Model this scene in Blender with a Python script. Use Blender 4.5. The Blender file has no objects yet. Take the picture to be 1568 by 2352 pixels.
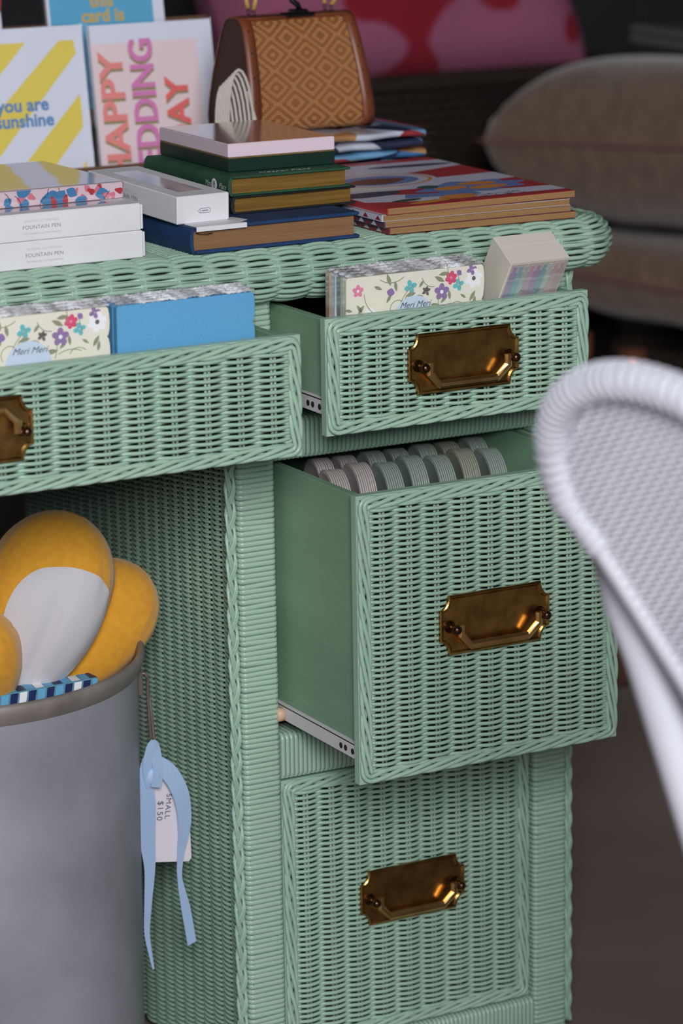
import bpy, math, random
from mathutils import Vector, Matrix, noise
random.seed(7)
PI = math.pi
S = 0.01                       # everything below is written in centimetres
scene = bpy.context.scene
COL = scene.collection

# ------------------------------------------------------------------ camera
yaw, pitch, roll = math.radians(28.52), math.radians(13.77), math.radians(-0.93)
fw = Vector((math.sin(yaw)*math.cos(pitch), math.cos(yaw)*math.cos(pitch), -math.sin(pitch)))
rt = Vector((math.cos(yaw), -math.sin(yaw), 0)); upv = rt.cross(fw)
r2 = math.cos(roll)*rt + math.sin(roll)*upv
u2 = -math.sin(roll)*rt + math.cos(roll)*upv
cam_data = bpy.data.cameras.new('camera'); cam = bpy.data.objects.new('camera', cam_data); COL.objects.link(cam)
M = Matrix((r2, u2, -fw)).transposed().to_4x4()
M.translation = Vector((-118.068, -228.663, 116.571))*S
cam.matrix_world = M
cam_data.sensor_fit = 'VERTICAL'; cam_data.sensor_height = 36; cam_data.lens = 7200/2352*36
cam_data.clip_start = 0.05; cam_data.clip_end = 50
cam_data.dof.use_dof = True; cam_data.dof.focus_distance = 2.60; cam_data.dof.aperture_fstop = 6.0
scene.camera = cam

# ------------------------------------------------------------------ world, daylight, exposure
w = bpy.data.worlds.new('world'); scene.world = w; w.use_nodes = True
w.node_tree.nodes['Background'].inputs[0].default_value = (0.72, 0.80, 1.0, 1)
w.node_tree.nodes['Background'].inputs[1].default_value = 0.13

def area(name, loc, target, sx, sy, power, col):
    l = bpy.data.lights.new(name, 'AREA'); l.shape = 'RECTANGLE'; l.size = sx; l.size_y = sy
    l.energy = power; l.color = col
    o = bpy.data.objects.new(name, l); COL.objects.link(o)
    o.location = Vector(loc)*S
    o.rotation_euler = (Vector(target)-Vector(loc)).to_track_quat('-Z', 'Y').to_euler()
    return o
# daylight of the open shop front, behind the camera to the left
area('shopfront_daylight', (-152, -350, 215), (0, 0, 55), 1.15, 1.25, 140, (0.96, 0.97, 1.0))
scene.view_settings.view_transform = 'Standard'; scene.view_settings.look = 'None'
scene.view_settings.exposure = 0.0; scene.view_settings.gamma = 1.0
scene.view_settings.use_curve_mapping = False

# ------------------------------------------------------------------ materials
def lin(c):
    return tuple((x/255/12.92 if x/255 <= .04045 else ((x/255+.055)/1.055)**2.4) for x in c) + (1,)
MATS = {}
def mat(name, col, rough=.5, metal=0, var=None, vscale=30, bump=0, bscale=200, coat=0, spec=.5, vdetail=4, stretch=None, sheen=0, lo=.35, hi=.65):
    if name in MATS: return MATS[name]
    m = bpy.data.materials.new(name); m.use_nodes = True; MATS[name] = m
    nt = m.node_tree; p = nt.nodes['Principled BSDF']
    p.inputs['Base Color'].default_value = lin(col); p.inputs['Roughness'].default_value = rough
    p.inputs['Metallic'].default_value = metal; p.inputs['Specular IOR Level'].default_value = spec
    if coat: p.inputs['Coat Weight'].default_value = coat; p.inputs['Coat Roughness'].default_value = .12
    if sheen: p.inputs['Sheen Weight'].default_value = sheen
    vec = None
    if var or bump:
        tc = nt.nodes.new('ShaderNodeTexCoord'); vec = tc.outputs['Object']
        if stretch:
            mp = nt.nodes.new('ShaderNodeMapping'); mp.inputs['Scale'].default_value = stretch
            nt.links.new(vec, mp.inputs['Vector']); vec = mp.outputs[0]
    if var:
        n = nt.nodes.new('ShaderNodeTexNoise'); n.inputs['Scale'].default_value = vscale; n.inputs['Detail'].default_value = vdetail
        nt.links.new(vec, n.inputs['Vector'])
        r = nt.nodes.new('ShaderNodeValToRGB'); r.color_ramp.elements[0].position = lo; r.color_ramp.elements[1].position = hi
        r.color_ramp.elements[0].color = lin(var); r.color_ramp.elements[1].color = lin(col)
        nt.links.new(n.outputs[0], r.inputs[0]); nt.links.new(r.outputs[0], p.inputs['Base Color'])
    if bump:
        n2 = nt.nodes.new('ShaderNodeTexNoise'); n2.inputs['Scale'].default_value = bscale
        nt.links.new(vec, n2.inputs['Vector'])
        b = nt.nodes.new('ShaderNodeBump'); b.inputs['Strength'].default_value = bump; b.inputs['Distance'].default_value = .002
        nt.links.new(n2.outputs[0], b.inputs['Height']); nt.links.new(b.outputs[0], p.inputs['Normal'])
    return m
def film_mat(name, fac, rough=.08, bump=.3, scale=60, haze=0):
    m = bpy.data.materials.new(name); m.use_nodes = True; nt = m.node_tree
    nt.nodes.clear(); out = nt.nodes.new('ShaderNodeOutputMaterial'); mix = nt.nodes.new('ShaderNodeMixShader')
    tr = nt.nodes.new('ShaderNodeBsdfTransparent'); gl = nt.nodes.new('ShaderNodeBsdfGlossy')
    gl.inputs['Roughness'].default_value = rough; gl.inputs['Color'].default_value = (.95, .96, 1, 1)
    lw = nt.nodes.new('ShaderNodeLayerWeight'); lw.inputs['Blend'].default_value = .12
    ad = nt.nodes.new('ShaderNodeMath'); ad.operation = 'ADD'; ad.inputs[1].default_value = fac; ad.use_clamp = True
    tc = nt.nodes.new('ShaderNodeTexCoord'); n = nt.nodes.new('ShaderNodeTexNoise'); n.inputs['Scale'].default_value = scale
    b = nt.nodes.new('ShaderNodeBump'); b.inputs['Strength'].default_value = bump; b.inputs['Distance'].default_value = .002
    L = nt.links.new
    L(tc.outputs['Object'], n.inputs[0]); L(n.outputs[0], b.inputs['Height']); L(b.outputs[0], gl.inputs['Normal'])
    L(lw.outputs['Facing'], ad.inputs[0]); L(ad.outputs[0], mix.inputs[0]); L(tr.outputs[0], mix.inputs[1]); L(gl.outputs[0], mix.inputs[2])
    if haze:
        df = nt.nodes.new('ShaderNodeBsdfDiffuse'); df.inputs['Color'].default_value = (.86, .87, .9, 1); m2 = nt.nodes.new('ShaderNodeMixShader')
        n3 = nt.nodes.new('ShaderNodeTexNoise'); n3.inputs['Scale'].default_value = 55; L(tc.outputs['Object'], n3.inputs[0])
        rp = nt.nodes.new('ShaderNodeValToRGB'); rp.color_ramp.elements[0].position = .42; rp.color_ramp.elements[1].position = .62; rp.color_ramp.elements[0].color = (haze*.3,)*3+(1,); rp.color_ramp.elements[1].color = (min(1, haze*1.6),)*3+(1,)
        L(n3.outputs[0], rp.inputs[0]); L(rp.outputs[0], m2.inputs[0]); L(mix.outputs[0], m2.inputs[1]); L(df.outputs[0], m2.inputs[2]); L(m2.outputs[0], out.inputs[0]); return m
    L(mix.outputs[0], out.inputs[0]); return m

MINT = mat('mint_paint', (166, 195, 173), .3, var=(152, 184, 163), vscale=9, bump=.12, bscale=500, spec=.5)
MINTW = mat('mint_painted_wood', (132, 168, 138), .5, var=(118, 154, 124), vscale=18, bump=.15, bscale=300, stretch=(1, .12, 1))
POSTC = mat('mint_post_core', (96, 124, 106), .7)
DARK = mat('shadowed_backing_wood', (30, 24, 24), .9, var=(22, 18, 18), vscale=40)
BRASS = mat('aged_brass', (196, 154, 88), .3, 1, var=(150, 112, 60), vscale=60, bump=.08, bscale=90)
BAILM = mat('highlit_brass', (238, 198, 132), .3, 1, var=(206, 162, 98), vscale=50)  # lighter brass for the bail, its missing highlights put into the colour
BRASSD = mat('dark_brass', (120, 88, 70), .3, 1, var=(60, 44, 36), vscale=120)
WHITEM = mat('white_enamelled_metal', (214, 208, 210), .4)
HOLE = mat('black_hole', (12, 12, 12), .9)
WPAPER = mat('white_card_stock', (232, 230, 232), .55, var=(224, 222, 225), vscale=15)
WHITE = mat('white_paper', (236, 236, 242), .6)
FILM = film_mat('clear_film', .02, .06, .25, 45)
CRINKLE = film_mat('crinkled_film', .2, .2, .6, 160, .8)

# ------------------------------------------------------------------ mesh helpers
class MB:
    def __init__(s): s.v = []; s.f = []; s.m = []; s.mi = 0; s.M = Matrix()
    def add(s, vs, fs):
        o = len(s.v); s.v += [tuple(s.M @ Vector(p)) for p in vs]
        for f in fs: s.f.append([i+o for i in f]); s.m.append(s.mi)
        return s
    def box(s, a, b, bev=0):
        (x0, y0, z0), (x1, y1, z1) = a, b
        if not bev:
            vs = [(x, y, z) for z in (z0, z1) for y in (y0, y1) for x in (x0, x1)]
            return s.add(vs, [(0, 2, 3, 1), (4, 5, 7, 6), (0, 1, 5, 4), (2, 6, 7, 3), (0, 4, 6, 2), (1, 3, 7, 5)])
        c = bev
        rings = []
        def ring(z, i):
            return [(x0+c+i, y0+i, z), (x1-c-i, y0+i, z), (x1-i, y0+c+i, z), (x1-i, y1-c-i, z), (x1-c-i, y1-i, z), (x0+c+i, y1-i, z), (x0+i, y1-c-i, z), (x0+i, y0+c+i, z)]
        vs = ring(z0, c) + ring(z0+c, 0) + ring(z1-c, 0) + ring(z1, c)
        fs = [tuple(range(7, -1, -1)), tuple(range(24, 32))]
        for k in range(3):
            for i in range(8):
                j = (i+1) % 8; fs.append((k*8+i, k*8+j, k*8+8+j, k*8+8+i))
        return s.add(vs, fs)
    def prism(s, pts, z0, z1):
        n = len(pts)
        vs = [(p[0], p[1], z0) for p in pts] + [(p[0], p[1], z1) for p in pts]
        fs = [tuple(range(n-1, -1, -1)), tuple(range(n, 2*n))] + [(i, (i+1) % n, n+(i+1) % n, n+i) for i in range(n)]
        return s.add(vs, fs)
    def poly(s, pts): return s.add(pts, [tuple(range(len(pts)))])
    def sweep(s, pts, ra, rb=None, n=6, closed=False, up=(0, 0, 1), ph=0):
        P = [Vector(p) for p in pts]; N = len(P); rb = ra if rb is None else rb
        upv = Vector(up); vs = []
        for i in range(N):
            a = P[(i-1) % N] if (closed or i > 0) else P[i]; b = P[(i+1) % N] if (closed or i < N-1) else P[i]
            t = (b-a).normalized(); B = upv - upv.dot(t)*t
            if B.length < 1e-4: B = t.orthogonal()
            B.normalize(); Nn = B.cross(t)
            A = ra[i] if isinstance(ra, (list, tuple)) else ra; Bb = rb[i] if isinstance(rb, (list, tuple)) else rb
            for k in range(n):
                th = 2*PI*k/n + ph; vs.append(P[i] + Nn*A*math.cos(th) + B*Bb*math.sin(th))
        fs = []
        for i in range(N if closed else N-1):
            j = (i+1) % N
            for k in range(n):
                l = (k+1) % n; fs.append((i*n+k, j*n+k, j*n+l, i*n+l))
        if not closed:
            fs.append(tuple(range(n))); fs.append(tuple((N-1)*n+k for k in range(n-1, -1, -1)))
        return s.add(vs, fs)
    def grid(s, fn, nu, nv, cu=False, cv=False):
        vs = [fn(i/(nu if cu else nu-1), j/(nv if cv else nv-1)) for i in range(nu) for j in range(nv)]; fs = []
        for i in range(nu if cu else nu-1):
            for j in range(nv if cv else nv-1):
                a, b = (i+1) % nu, (j+1) % nv; fs.append((i*nv+j, a*nv+j, a*nv+b, i*nv+b))
        return s.add(vs, fs)
    def lathe(s, prof, n=32, c=(0, 0)):
        m = len(prof)
        return s.grid(lambda u, v: (c[0]+prof[round(v*(m-1))][0]*math.cos(2*PI*u), c[1]+prof[round(v*(m-1))][0]*math.sin(2*PI*u), prof[round(v*(m-1))][1]), n, m, cu=True)
    def ball(s, c, r, n=12):
        rr = r if isinstance(r, (tuple, list)) else (r, r, r)
        return s.grid(lambda u, v: (c[0]+rr[0]*math.cos(2*PI*u)*math.sin(PI*v), c[1]+rr[1]*math.sin(2*PI*u)*math.sin(PI*v), c[2]+rr[2]*math.cos(PI*v)), n, n//2+2, cu=True)
    def mesh(s, name, mats, smooth=False):
        me = bpy.data.meshes.new(name); me.from_pydata([(x*S, y*S, z*S) for x, y, z in s.v], [], s.f)
        for m in (mats if isinstance(mats, (list, tuple)) else [mats]): me.materials.append(m)
        if any(s.m): me.polygons.foreach_set('material_index', s.m)
        if smooth: me.polygons.foreach_set('use_smooth', [True]*len(s.f))
        me.validate(); me.update(); return me
    def build(s, name, mats, parent=None, smooth=False, loc=(0, 0, 0), rot=(0, 0, 0)):
        return place(s.mesh(name, mats, smooth), name, parent, loc, rot)
def place(me, name, parent=None, loc=(0, 0, 0), rot=(0, 0, 0)):
    o = bpy.data.objects.new(name, me); COL.objects.link(o); o.parent = parent
    o.location = Vector(loc)*S; o.rotation_euler = rot; return o
def tag(o, label, cat, group=None, kind=None):
    o['label'] = label; o['category'] = cat
    if group: o['group'] = group
    if kind: o['kind'] = kind
    return o
def thing(name, label, cat, loc=(0, 0, 0), rot=(0, 0, 0), group=None):
    o = bpy.data.objects.new(name, None); COL.objects.link(o); o.empty_display_size = .02
    o.location = Vector(loc)*S; o.rotation_euler = rot
    return tag(o, label, cat, group)
def struct(o): o['kind'] = 'structure'; return o
def deg(*a): return tuple(math.radians(x) for x in a)
def arc(cx, cy, r, a0, a1, n): return [(cx+r*math.cos(math.radians(a0+(a1-a0)*i/(n-1))), cy+r*math.sin(math.radians(a0+(a1-a0)*i/(n-1)))) for i in range(n)]
def rrect(x0, y0, x1, y1, r, n=5):
    return arc(x0+r, y0+r, r, 180, 270, n)+arc(x1-r, y0+r, r, 270, 360, n)+arc(x1-r, y1-r, r, 0, 90, n)+arc(x0+r, y1-r, r, 90, 180, n)
def text(body, size, m, parent, loc, rot, align='LEFT', shear=0, bold=0, sx=1, name='lettering', space=1):
    cu = bpy.data.curves.new('txt', 'FONT'); cu.body = body; cu.size = size*S; cu.align_x = align; cu.shear = shear
    cu.offset = bold*S; cu.extrude = .004*S; cu.resolution_u = 3; cu.space_character = space
    o = bpy.data.objects.new('txt', cu); COL.objects.link(o)
    me = bpy.data.meshes.new_from_object(o); bpy.data.objects.remove(o); bpy.data.curves.remove(cu)
    me.materials.clear(); me.materials.append(m)
    t = place(me, name, parent, loc, rot); t.scale = (sx, 1, 1); return t
FRONT = (PI/2, 0, 0)           # text on a face that looks towards -Y

# ------------------------------------------------------------------ the room
FLOORM = mat('worn_concrete', (138, 122, 116), .7, var=(120, 106, 101), vscale=3, bump=.1, bscale=60, vdetail=8)
WALLM = mat('dark_panelling', (50, 49, 50), .7, var=(44, 44, 48), vscale=5)
CEILM = mat('dark_ceiling', (70, 68, 66), .8)
struct(MB().box((-500, -560, -4), (420, 330, 0)).build('floor', FLOORM))
wb = struct(MB().box((-500, 320, 0), (420, 330, 300)).build('wall_back', WALLM))
struct(MB().box((410, 20, 0), (420, 320, 300)).build('wall_right', WALLM))
struct(MB().box((-500, -300, 300), (420, 330, 304)).build('ceiling', CEILM))
pm = MB().box((-8, -1.4, 0), (8, 0, 290), .5).mesh('panel_batten', WALLM)
for i in range(12): place(pm, 'panel_batten', wb, (-60+40*i, 320, 5))

# ------------------------------------------------------------------ wicker helpers
def strand_mesh(L, sp, first, phase, A, r, seed, n=6, zj=.02, rb=None):
    """one weaver along +X, passing in front of / behind stakes at first+k*sp (front is -Y)"""
    rnd = random.Random(seed); P = []; N = max(8, int(L/sp*8))
    a = [rnd.uniform(-zj, zj) for _ in range(N//6+3)]; rad = []
    for i in range(N+1):
        x = L*i/N; t = (x-first)/sp
        c = math.cos(PI*(t+phase)); e = max(0, min(1, x/.8, (L-x)/.8))
        q = i/6; k = int(q); z = a[k]*(1-(q-k))+a[k+1]*(q-k)
        P.append((x, -A*c*e*(1 if c > 0 else 1.75), z - .05*max(0, c))); rad.append(r*(1-.42*max(0, -c)*e))
    return MB().sweep(P, rad, rad, n).mesh('weaver', MINT, True)
def rope_rim(parent, x0, z0, x1, z1, y, lat=.42, dep=.18, r=.2, k=5, P=10, name='rim_strand'):
    inset = .62; rr = .45
    path = rrect(x0+inset, z0+inset, x1-inset, z1-inset, rr, 5)
    pts = []
    for i in range(len(path)):
        a = Vector(path[i]); b = Vector(path[(i+1) % len(path)]); d = (b-a).length; m = max(1, int(d/.35))
        for j in range(m): pts.append(a+(b-a)*j/m)
    N = len(pts); Lt = [0]
    for i in range(N): Lt.append(Lt[-1]+(pts[(i+1) % N]-pts[i]).length)
    turns = round(Lt[-1]/P)
    for q in range(k):
        out = []
        for i in range(N):
            t = (pts[(i+1) % N]-pts[i-1]).normalized(); nrm = Vector((t.y, -t.x))
            ph = 2*PI*(q/k + turns*Lt[i]/Lt[-1])
            p = pts[i]+nrm*lat*math.cos(ph)
            out.append((p.x, y-dep*math.sin(ph)-.05*math.sin(2*ph+q), p.y))
        MB().sweep(out, r, r*.85, 6, True, (0, 1, 0)).build(name, MINT, parent, True)
def woven_face(parent, x0, x1, z0, z1, yf, sp, pitch, seed):
    ix0, ix1, iz0, iz1 = x0+1.05, x1-1.05, z0+1.05, z1-1.05; L = ix1-ix0
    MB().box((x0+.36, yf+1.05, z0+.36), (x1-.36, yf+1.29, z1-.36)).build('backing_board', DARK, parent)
    MB().box((x0, yf+.5, z0+.35), (x0+.35, yf+1.3, z1-.35)).box((x1-.35, yf+.5, z0+.35), (x1, yf+1.3, z1-.35)).box((x0, yf+.5, z1-.35), (x1, yf+1.3, z1)).box((x0, yf+.5, z0), (x1, yf+1.3, z0+.35)).build('edge_lipping', MINT, parent)
    ns = round(L/sp); sp = L/ns; first = sp*.5
    var = [[strand_mesh(L, sp, first, ph, .235, .165, seed*31+v*2+ph) for v in range(3)] for ph in (0, 1)]
    nr = int((iz1-iz0)/pitch)
    rnd = random.Random(seed)
    for i in range(nr+1):
        place(rnd.choice(var[i % 2]), 'weaver', parent, (ix0, yf+.42, iz0+(iz1-iz0)*i/nr))
    st = MB()
    for d in (-.16, .16): st.sweep([(d, 0, iz0-z0-.3), (d, 0, iz1-z0+.3)], .13, .13, 6, up=(0, 1, 0))
    sm = st.mesh('stake', MINT, True)
    for i in range(ns): place(sm, 'stake', parent, (ix0+first+sp*i, yf+.45, z0))
    rope_rim(parent, x0, z0, x1, z1, yf+.32)
def plate_outline(w, h, nx=.85, nz=1.2):
    # rectangle with a scooped notch at each corner
    def scoop(cx, cz, sx, sz):
        out = []
        for i in range(9):
            a = PI/2*i/8
            out.append((cx+sx*nx*(1-math.sin(a)) , cz+sz*nz*(1-math.cos(a))))
        return out
    o = []
    W, H = w/2, h/2
    o += [(W-nx+nx*0-(0), H)]
    tr = scoop(W-nx, H-nz, 1, 1)
    pts = []
    # corner scoops, concave towards the plate centre
    for sx, sz in ((1, 1), (1, -1), (-1, -1), (-1, 1)):
        c = []
        for i in range(9):
            a = PI/2*i/8
            c.append((sx*(W-nx*math.cos(a)), sz*(H-nz*math.sin(a))))
        c = c if sx*sz > 0 else c[::-1]
        pts += c
    return pts
def scale_in(pts, w, h, d): return [(x*(1-2*d/w), z*(1-2*d/h)) for x, z in pts]
def handle(parent, cx, cz, yf, flip=False):
    W, H = 10.65, 5.1; o = plate_outline(W, H); n = len(o)
    # raised rim, sunken field
    prof = [(0, .05), (0, -.16), (.1, -.24), (.2, -.22), (.34, -.1)]
    vs = []; fs = []
    for d, y in prof:
        for (x, z) in scale_in(o, W, H, d): vs.append((x, y, z))
    for k in range(len(prof)-1):
        for i in range(n):
            j = (i+1) % n; fs.append((k*n+i, k*n+j, (k+1)*n+j, (k+1)*n+i))
    fs.append(tuple((len(prof)-1)*n+i for i in range(n)))
    b = MB().add(vs, fs)
    pl = b.build('handle_plate', BRASS, parent, False, (cx, yf, cz))
    s = -1 if flip else 1
    path = [(-3.95, -1.05, .25), (-3.95, -1.1, -.85*s), (-3.0, -1.0, -1.95*s), (-2.2, -.95, -2.1*s), (2.2, -.95, -2.1*s), (3.0, -1.0, -1.95*s), (3.95, -1.1, -.85*s), (3.95, -1.05, .25)]
    path = [(-3.75, -1.0, .2*s), (-3.75, -1.0, -.7*s), (-2.75, -.85, -1.72*s), (2.75, -.85, -1.72*s), (3.75, -1.0, -.7*s), (3.75, -1.0, .2*s)]
    MB().sweep(path, .36, .26, 8, up=(0, 1, 0), ph=PI/8).build('bail', BAILM, parent, False, (cx, yf, cz))
    for sx in (-1, 1):
        k = MB(); k.M = Matrix.Translation((sx*4.35, 0, 0)) @ Matrix.Rotation(PI/2, 4, 'X')
        k.lathe([(.01, 1.62), (.2, 1.6), (.36, 1.45), (.42, 1.25), (.38, 1.05), (.28, .95), (.28, .45), (.4, .25), (.55, .08), (.55, 0)], 16)
        k.M = Matrix(); k.sweep([(sx*4.4, -1.1, 0), (sx*3.7, -1.08, .02)], .16, .16, 8)
        k.build('knob', BRASSD, parent, True, (cx, yf, cz-.12))

# ------------------------------------------------------------------ the desk
desk = thing('wicker_desk', 'mint green painted wicker desk with woven drawers and brass handles', 'desk')
RX = 29.2; TOPZ = 76.1; XL = -66
# posts with wound cane
def ring_mesh(w, d, r=.252, ro=.036):
    return MB().sweep([(x, y, 0) for x, y in rrect(-w/2, -d/2, w/2, d/2, .45, 5)], ro, r, 6, True).mesh('wrap', MINT, True)
ringp = ring_mesh(3.5, 3.5)
def post(cx, cy, zr, name='post'):
    p = MB().box((cx-1.74, cy-1.74, 0), (cx+1.74, cy+1.74, 71.9), .3).build(name, POSTC if zr else MINT, desk)
    rnd = random.Random(cx)
    for z0, z1 in zr:
        n = int((z1-z0)/.455)
        for i in range(n+1):
            place(ringp, 'wrap', p, (cx+rnd.uniform(-.02, .02), cy+rnd.uniform(-.015, .015), z0+(z1-z0)*i/n), (rnd.uniform(-.012, .012), rnd.uniform(-.012, .012) if rnd.random() > .14 else rnd.choice((-.034, .034)), 0))
    return p
post(-1.83, 1.83, [(.3, 71.7)])
post(27.35, 1.83, [(.3, 33.5), (33.9, 71.7)])
post(-64.2, 1.83, [])
post(27.35, 44.7, []); post(-64.2, 44.7, []); post(-1.0, 44.7, [])
# rails with cane wound the other way
def rail(z0, z1, part_to, name='rail'):
    zc, h = (z0+z1)/2, z1-z0
    r = MB().box((0, .25, z0+.1), (25.6, 3.3, z1-.1)).build(name, MINT, desk)
    ring = MB().sweep([(0, x, y) for x, y in rrect(.15, -h/2, 3.4, h/2, .5, 4)], .1, .22, 6, True, (1, 0, 0))
    rm = ring.mesh('wrap', MINT, True); rest = MB(); n = 60
    for i in range(n):
        x = .2+25.2*i/(n-1)
        if x < part_to: place(rm, 'wrap', r, (x, 0, zc))
        else:
            rest.M = Matrix.Translation((x, 0, zc))
            rest.sweep([(0, a, b) for a, b in rrect(.15, -h/2, 3.4, h/2, .5, 4)], .1, .22, 6, True, (1, 0, 0))
    if part_to < 25: rest.build('wound_cane', MINT, r, True)['kind'] = 'stuff'
rail(57.95, 61.5, 0); rail(29.75, 33.8, 9); rail(.6, 4.1, 0)
# plaited strip on the outer corner of each front post
def plait(x, y, z0, z1, wdt=.36, nx=(1, 0, 0), ny=(0, -1, 0)):
    nx, ny = Vector(nx), Vector(ny)
    p = MB().box((-.12, -.1, z0), (.12, .1, z1)); o = p.build('braid', MINT, desk, loc=(x, y, 0))
    for k in range(3):
        for dd in (-.12, .12):
            pts = []; n = int((z1-z0)/.4)
            for i in range(n+1):
                z = z0+(z1-z0)*i/n; th = 2*PI*(z/6.6 + k/3)
                v = nx*(wdt*math.sin(th)+dd*math.cos(th)*.9) + ny*(.2+.16*math.sin(2*th)+abs(dd)*.2)
                pts.append((v.x, v.y, z))
            MB().sweep(pts, .15, .13, 6, up=(0, 1, 0)).build('plait_strand', MINT, o, True)
plait(-4.15, .75, 1.0, 58.2); plait(29.5, .7, 1.0, 71.7, .2)
# woven side panel of the knee hole (faces -X)
def panel():
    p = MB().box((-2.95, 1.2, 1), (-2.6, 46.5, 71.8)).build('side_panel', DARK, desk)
    y0, y1, z0, z1 = 1.2, 46.3, 1.0, 64; sp = 2.05; pitch = .223; m = MB(); L = y1-y0
    m.M = Matrix.Translation((-3.55, y1, 0)) @ Matrix.Rotation(-PI/2, 4, 'Z')
    nr = int((z1-z0)/pitch); ns = int(L/sp); spp = L/ns
    for i in range(nr):
        z = z0+pitch*i; N = ns*6; P = []; RR = []; j = random.uniform(-.015, .015)
        for k in range(N+1):
            x = L*k/N; c = math.cos(PI*((x/spp)-.5+(i % 2)))
            RR.append(.15*(1-.42*max(0, -c))); P.append((x, -.21*c*(1 if c > 0 else 1.7), z+j-.05*max(0, c)+random.uniform(-.012, .012)))
        m.sweep(P, RR, RR, 5)
    for k in range(ns):
        for d in (-.13, .13): m.sweep([(spp*(k+.5)+d, .02, z0-.3), (spp*(k+.5)+d, .02, z1)], .12, .12, 5, up=(0, 1, 0))
    m.build('woven_cane', MINT, p, True)['kind'] = 'stuff'
panel()
MB().box((28.6, 1.5, 1), (29.0, 46.5, 71.8)).build('side_panel', MINT, desk)
MB().box((-65.3, 1.5, 1), (-64.8, 46.5, 71.8)).build('side_panel', MINT, desk)
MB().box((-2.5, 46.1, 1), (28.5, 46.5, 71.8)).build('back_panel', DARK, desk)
# desk top with rolled woven edge
top = MB().box((XL, .6, 72.3), (32, 46.8, 75.7)).build('desk_top', MINT, desk)
def top_path(off):
    """plan path (front edge, round corner, right side) pushed outwards by off from the roll's centre line"""
    yc, xr, rc = 0.0, 32.2, 2.6
    pts = []; R = rc+off
    if R > .25:
        n0 = 260; xe = xr-rc
        for i in range(n0): pts.append((XL+(xe-XL)*i/n0, yc-off))
        for i in range(13):
            a = -PI/2+PI/2*i/12; pts.append((xe+R*math.cos(a), yc+rc+R*math.sin(a)))
        xs = xe+R
        for i in range(1, 110): pts.append((xs, yc+rc+44*i/110))
    else:
        xe = xr+off; ye = yc-off
        for i in range(260): pts.append((XL+(xe-XL)*i/259, ye))
        for i in range(1, 100): pts.append((xe, ye+(46.6-ye)*i/100))
    return pts
def top_row(off, zc, nrm, ph, m, r=.2):
    pts = top_path(off); out = []; s = 0; RR = []
    for i, (x, y) in enumerate(pts):
        if i: s += math.hypot(x-pts[i-1][0], y-pts[i-1][1])
        a = pts[max(0, i-1)]; b = pts[min(len(pts)-1, i+1)]
        t = Vector((b[0]-a[0], b[1]-a[1])).normalized(); o = Vector((t.y, -t.x))   # outward in plan
        ss = s - 2*off if False else s
        c = math.cos(PI*(ss/3.05+ph)); d = .17*c if c > 0 else .3*c
        zz = random.uniform(-.012, .012); RR.append(r*(1-.38*max(0, -c)))
        sl = .16*math.sin(PI*(ss/3.05+ph)) * (1 if abs(nrm[1]) > .3 else 0)
        out.append((x+o.x*(d*nrm[0]), y+o.y*(d*nrm[0]), zc+d*nrm[1]+zz))
    m.sweep(out, RR, RR, 6)
ROLLR = 2.02; zc = 73.95
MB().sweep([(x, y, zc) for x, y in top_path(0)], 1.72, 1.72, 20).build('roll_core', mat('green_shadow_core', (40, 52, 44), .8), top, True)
rows = 25
for i in range(rows):
    a = math.radians(-100 + 192*i/(rows-1))       # from under the roll, over the front, to the top
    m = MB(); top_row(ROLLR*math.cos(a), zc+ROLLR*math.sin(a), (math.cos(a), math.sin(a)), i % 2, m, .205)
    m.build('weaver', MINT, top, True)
m = MB()
for i in range(34): top_row(-.3-.29*i, zc+ROLLR, (0, 1), i % 2, m, .2)
m.build('woven_top', MINT, top, True)['kind'] = 'stuff'
m = MB(); L = 0
k = 0
x = XL+1.5
while x < 29:
    for d in (-.17, .17):
        P = [(x+d, -(ROLLR+.02)*math.cos(math.radians(a)), zc+(ROLLR+.02)*math.sin(math.radians(a))) for a in range(-95, 91, 12)]+[(x+d, 9, zc+ROLLR)]
        m.sweep(P, .15, .15, 5, up=(1, 0, 0))
    x += 3.05
m.build('stakes', MINT, top, True)['kind'] = 'stuff'

# drawers
def drawer(x0, x1, z0, z1, yf, depth, sp, pitch, seed, hcx, flip=False, side_z0=None, label=None):
    sz = side_z0 or z0+3.2
    b = MB().box((x0+.5, yf+1.3, sz), (x0+1.25, yf+depth, z1-.25), .05).box((x1-1.25, yf+1.3, sz), (x1-.5, yf+depth, z1-.25), .05)
    b.box((x0+1.25, yf+depth-.7, sz), (x1-1.25, yf+depth, z1-.6)).box((x0+1.25, yf+1.3, sz+.2), (x1-1.25, yf+depth-.7, sz+.7)).box((x0+1.25, yf+1.3, sz), (x1-1.25, yf+1.9, z1-.3))
    d = b.build('drawer', MINTW, desk)
    if label: d['label'] = label
    woven_face(d, x0, x1, z0, z1, yf, sp, pitch, seed)
    handle(d, hcx, (z0+z1)/2+.35, yf-.05, flip)
    r = MB().box((x0+.15, yf+1.35, sz-1.35), (x0+.5, yf+depth, sz-.1)); r.box((x0+.15, yf+1.35, sz-.2), (x0+1.2, yf+depth, sz-.02))
    sl = r.build('slide_rail', WHITEM, d)
    h = MB()
    for yy in (1.9, 3.1, 3.9):
        h.M = Matrix.Translation((x0+.14, yf+yy, sz-.8)) @ Matrix.Rotation(-PI/2, 4, 'Y'); h.prism(arc(0, 0, .26, 0, 330, 12), -.005, .02)
    h.build('screw_hole', HOLE, d)
    return d
drawer(.15, 25.4, 61.72, 71.42, -9.3, 40, 2.5, .24, 1, 12.82, side_z0=64.75)
big = drawer(.15, 25.4, 33.2, 57.65, -14.0, 42, 2.5, .24, 2, 12.85, side_z0=36.5)
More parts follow.
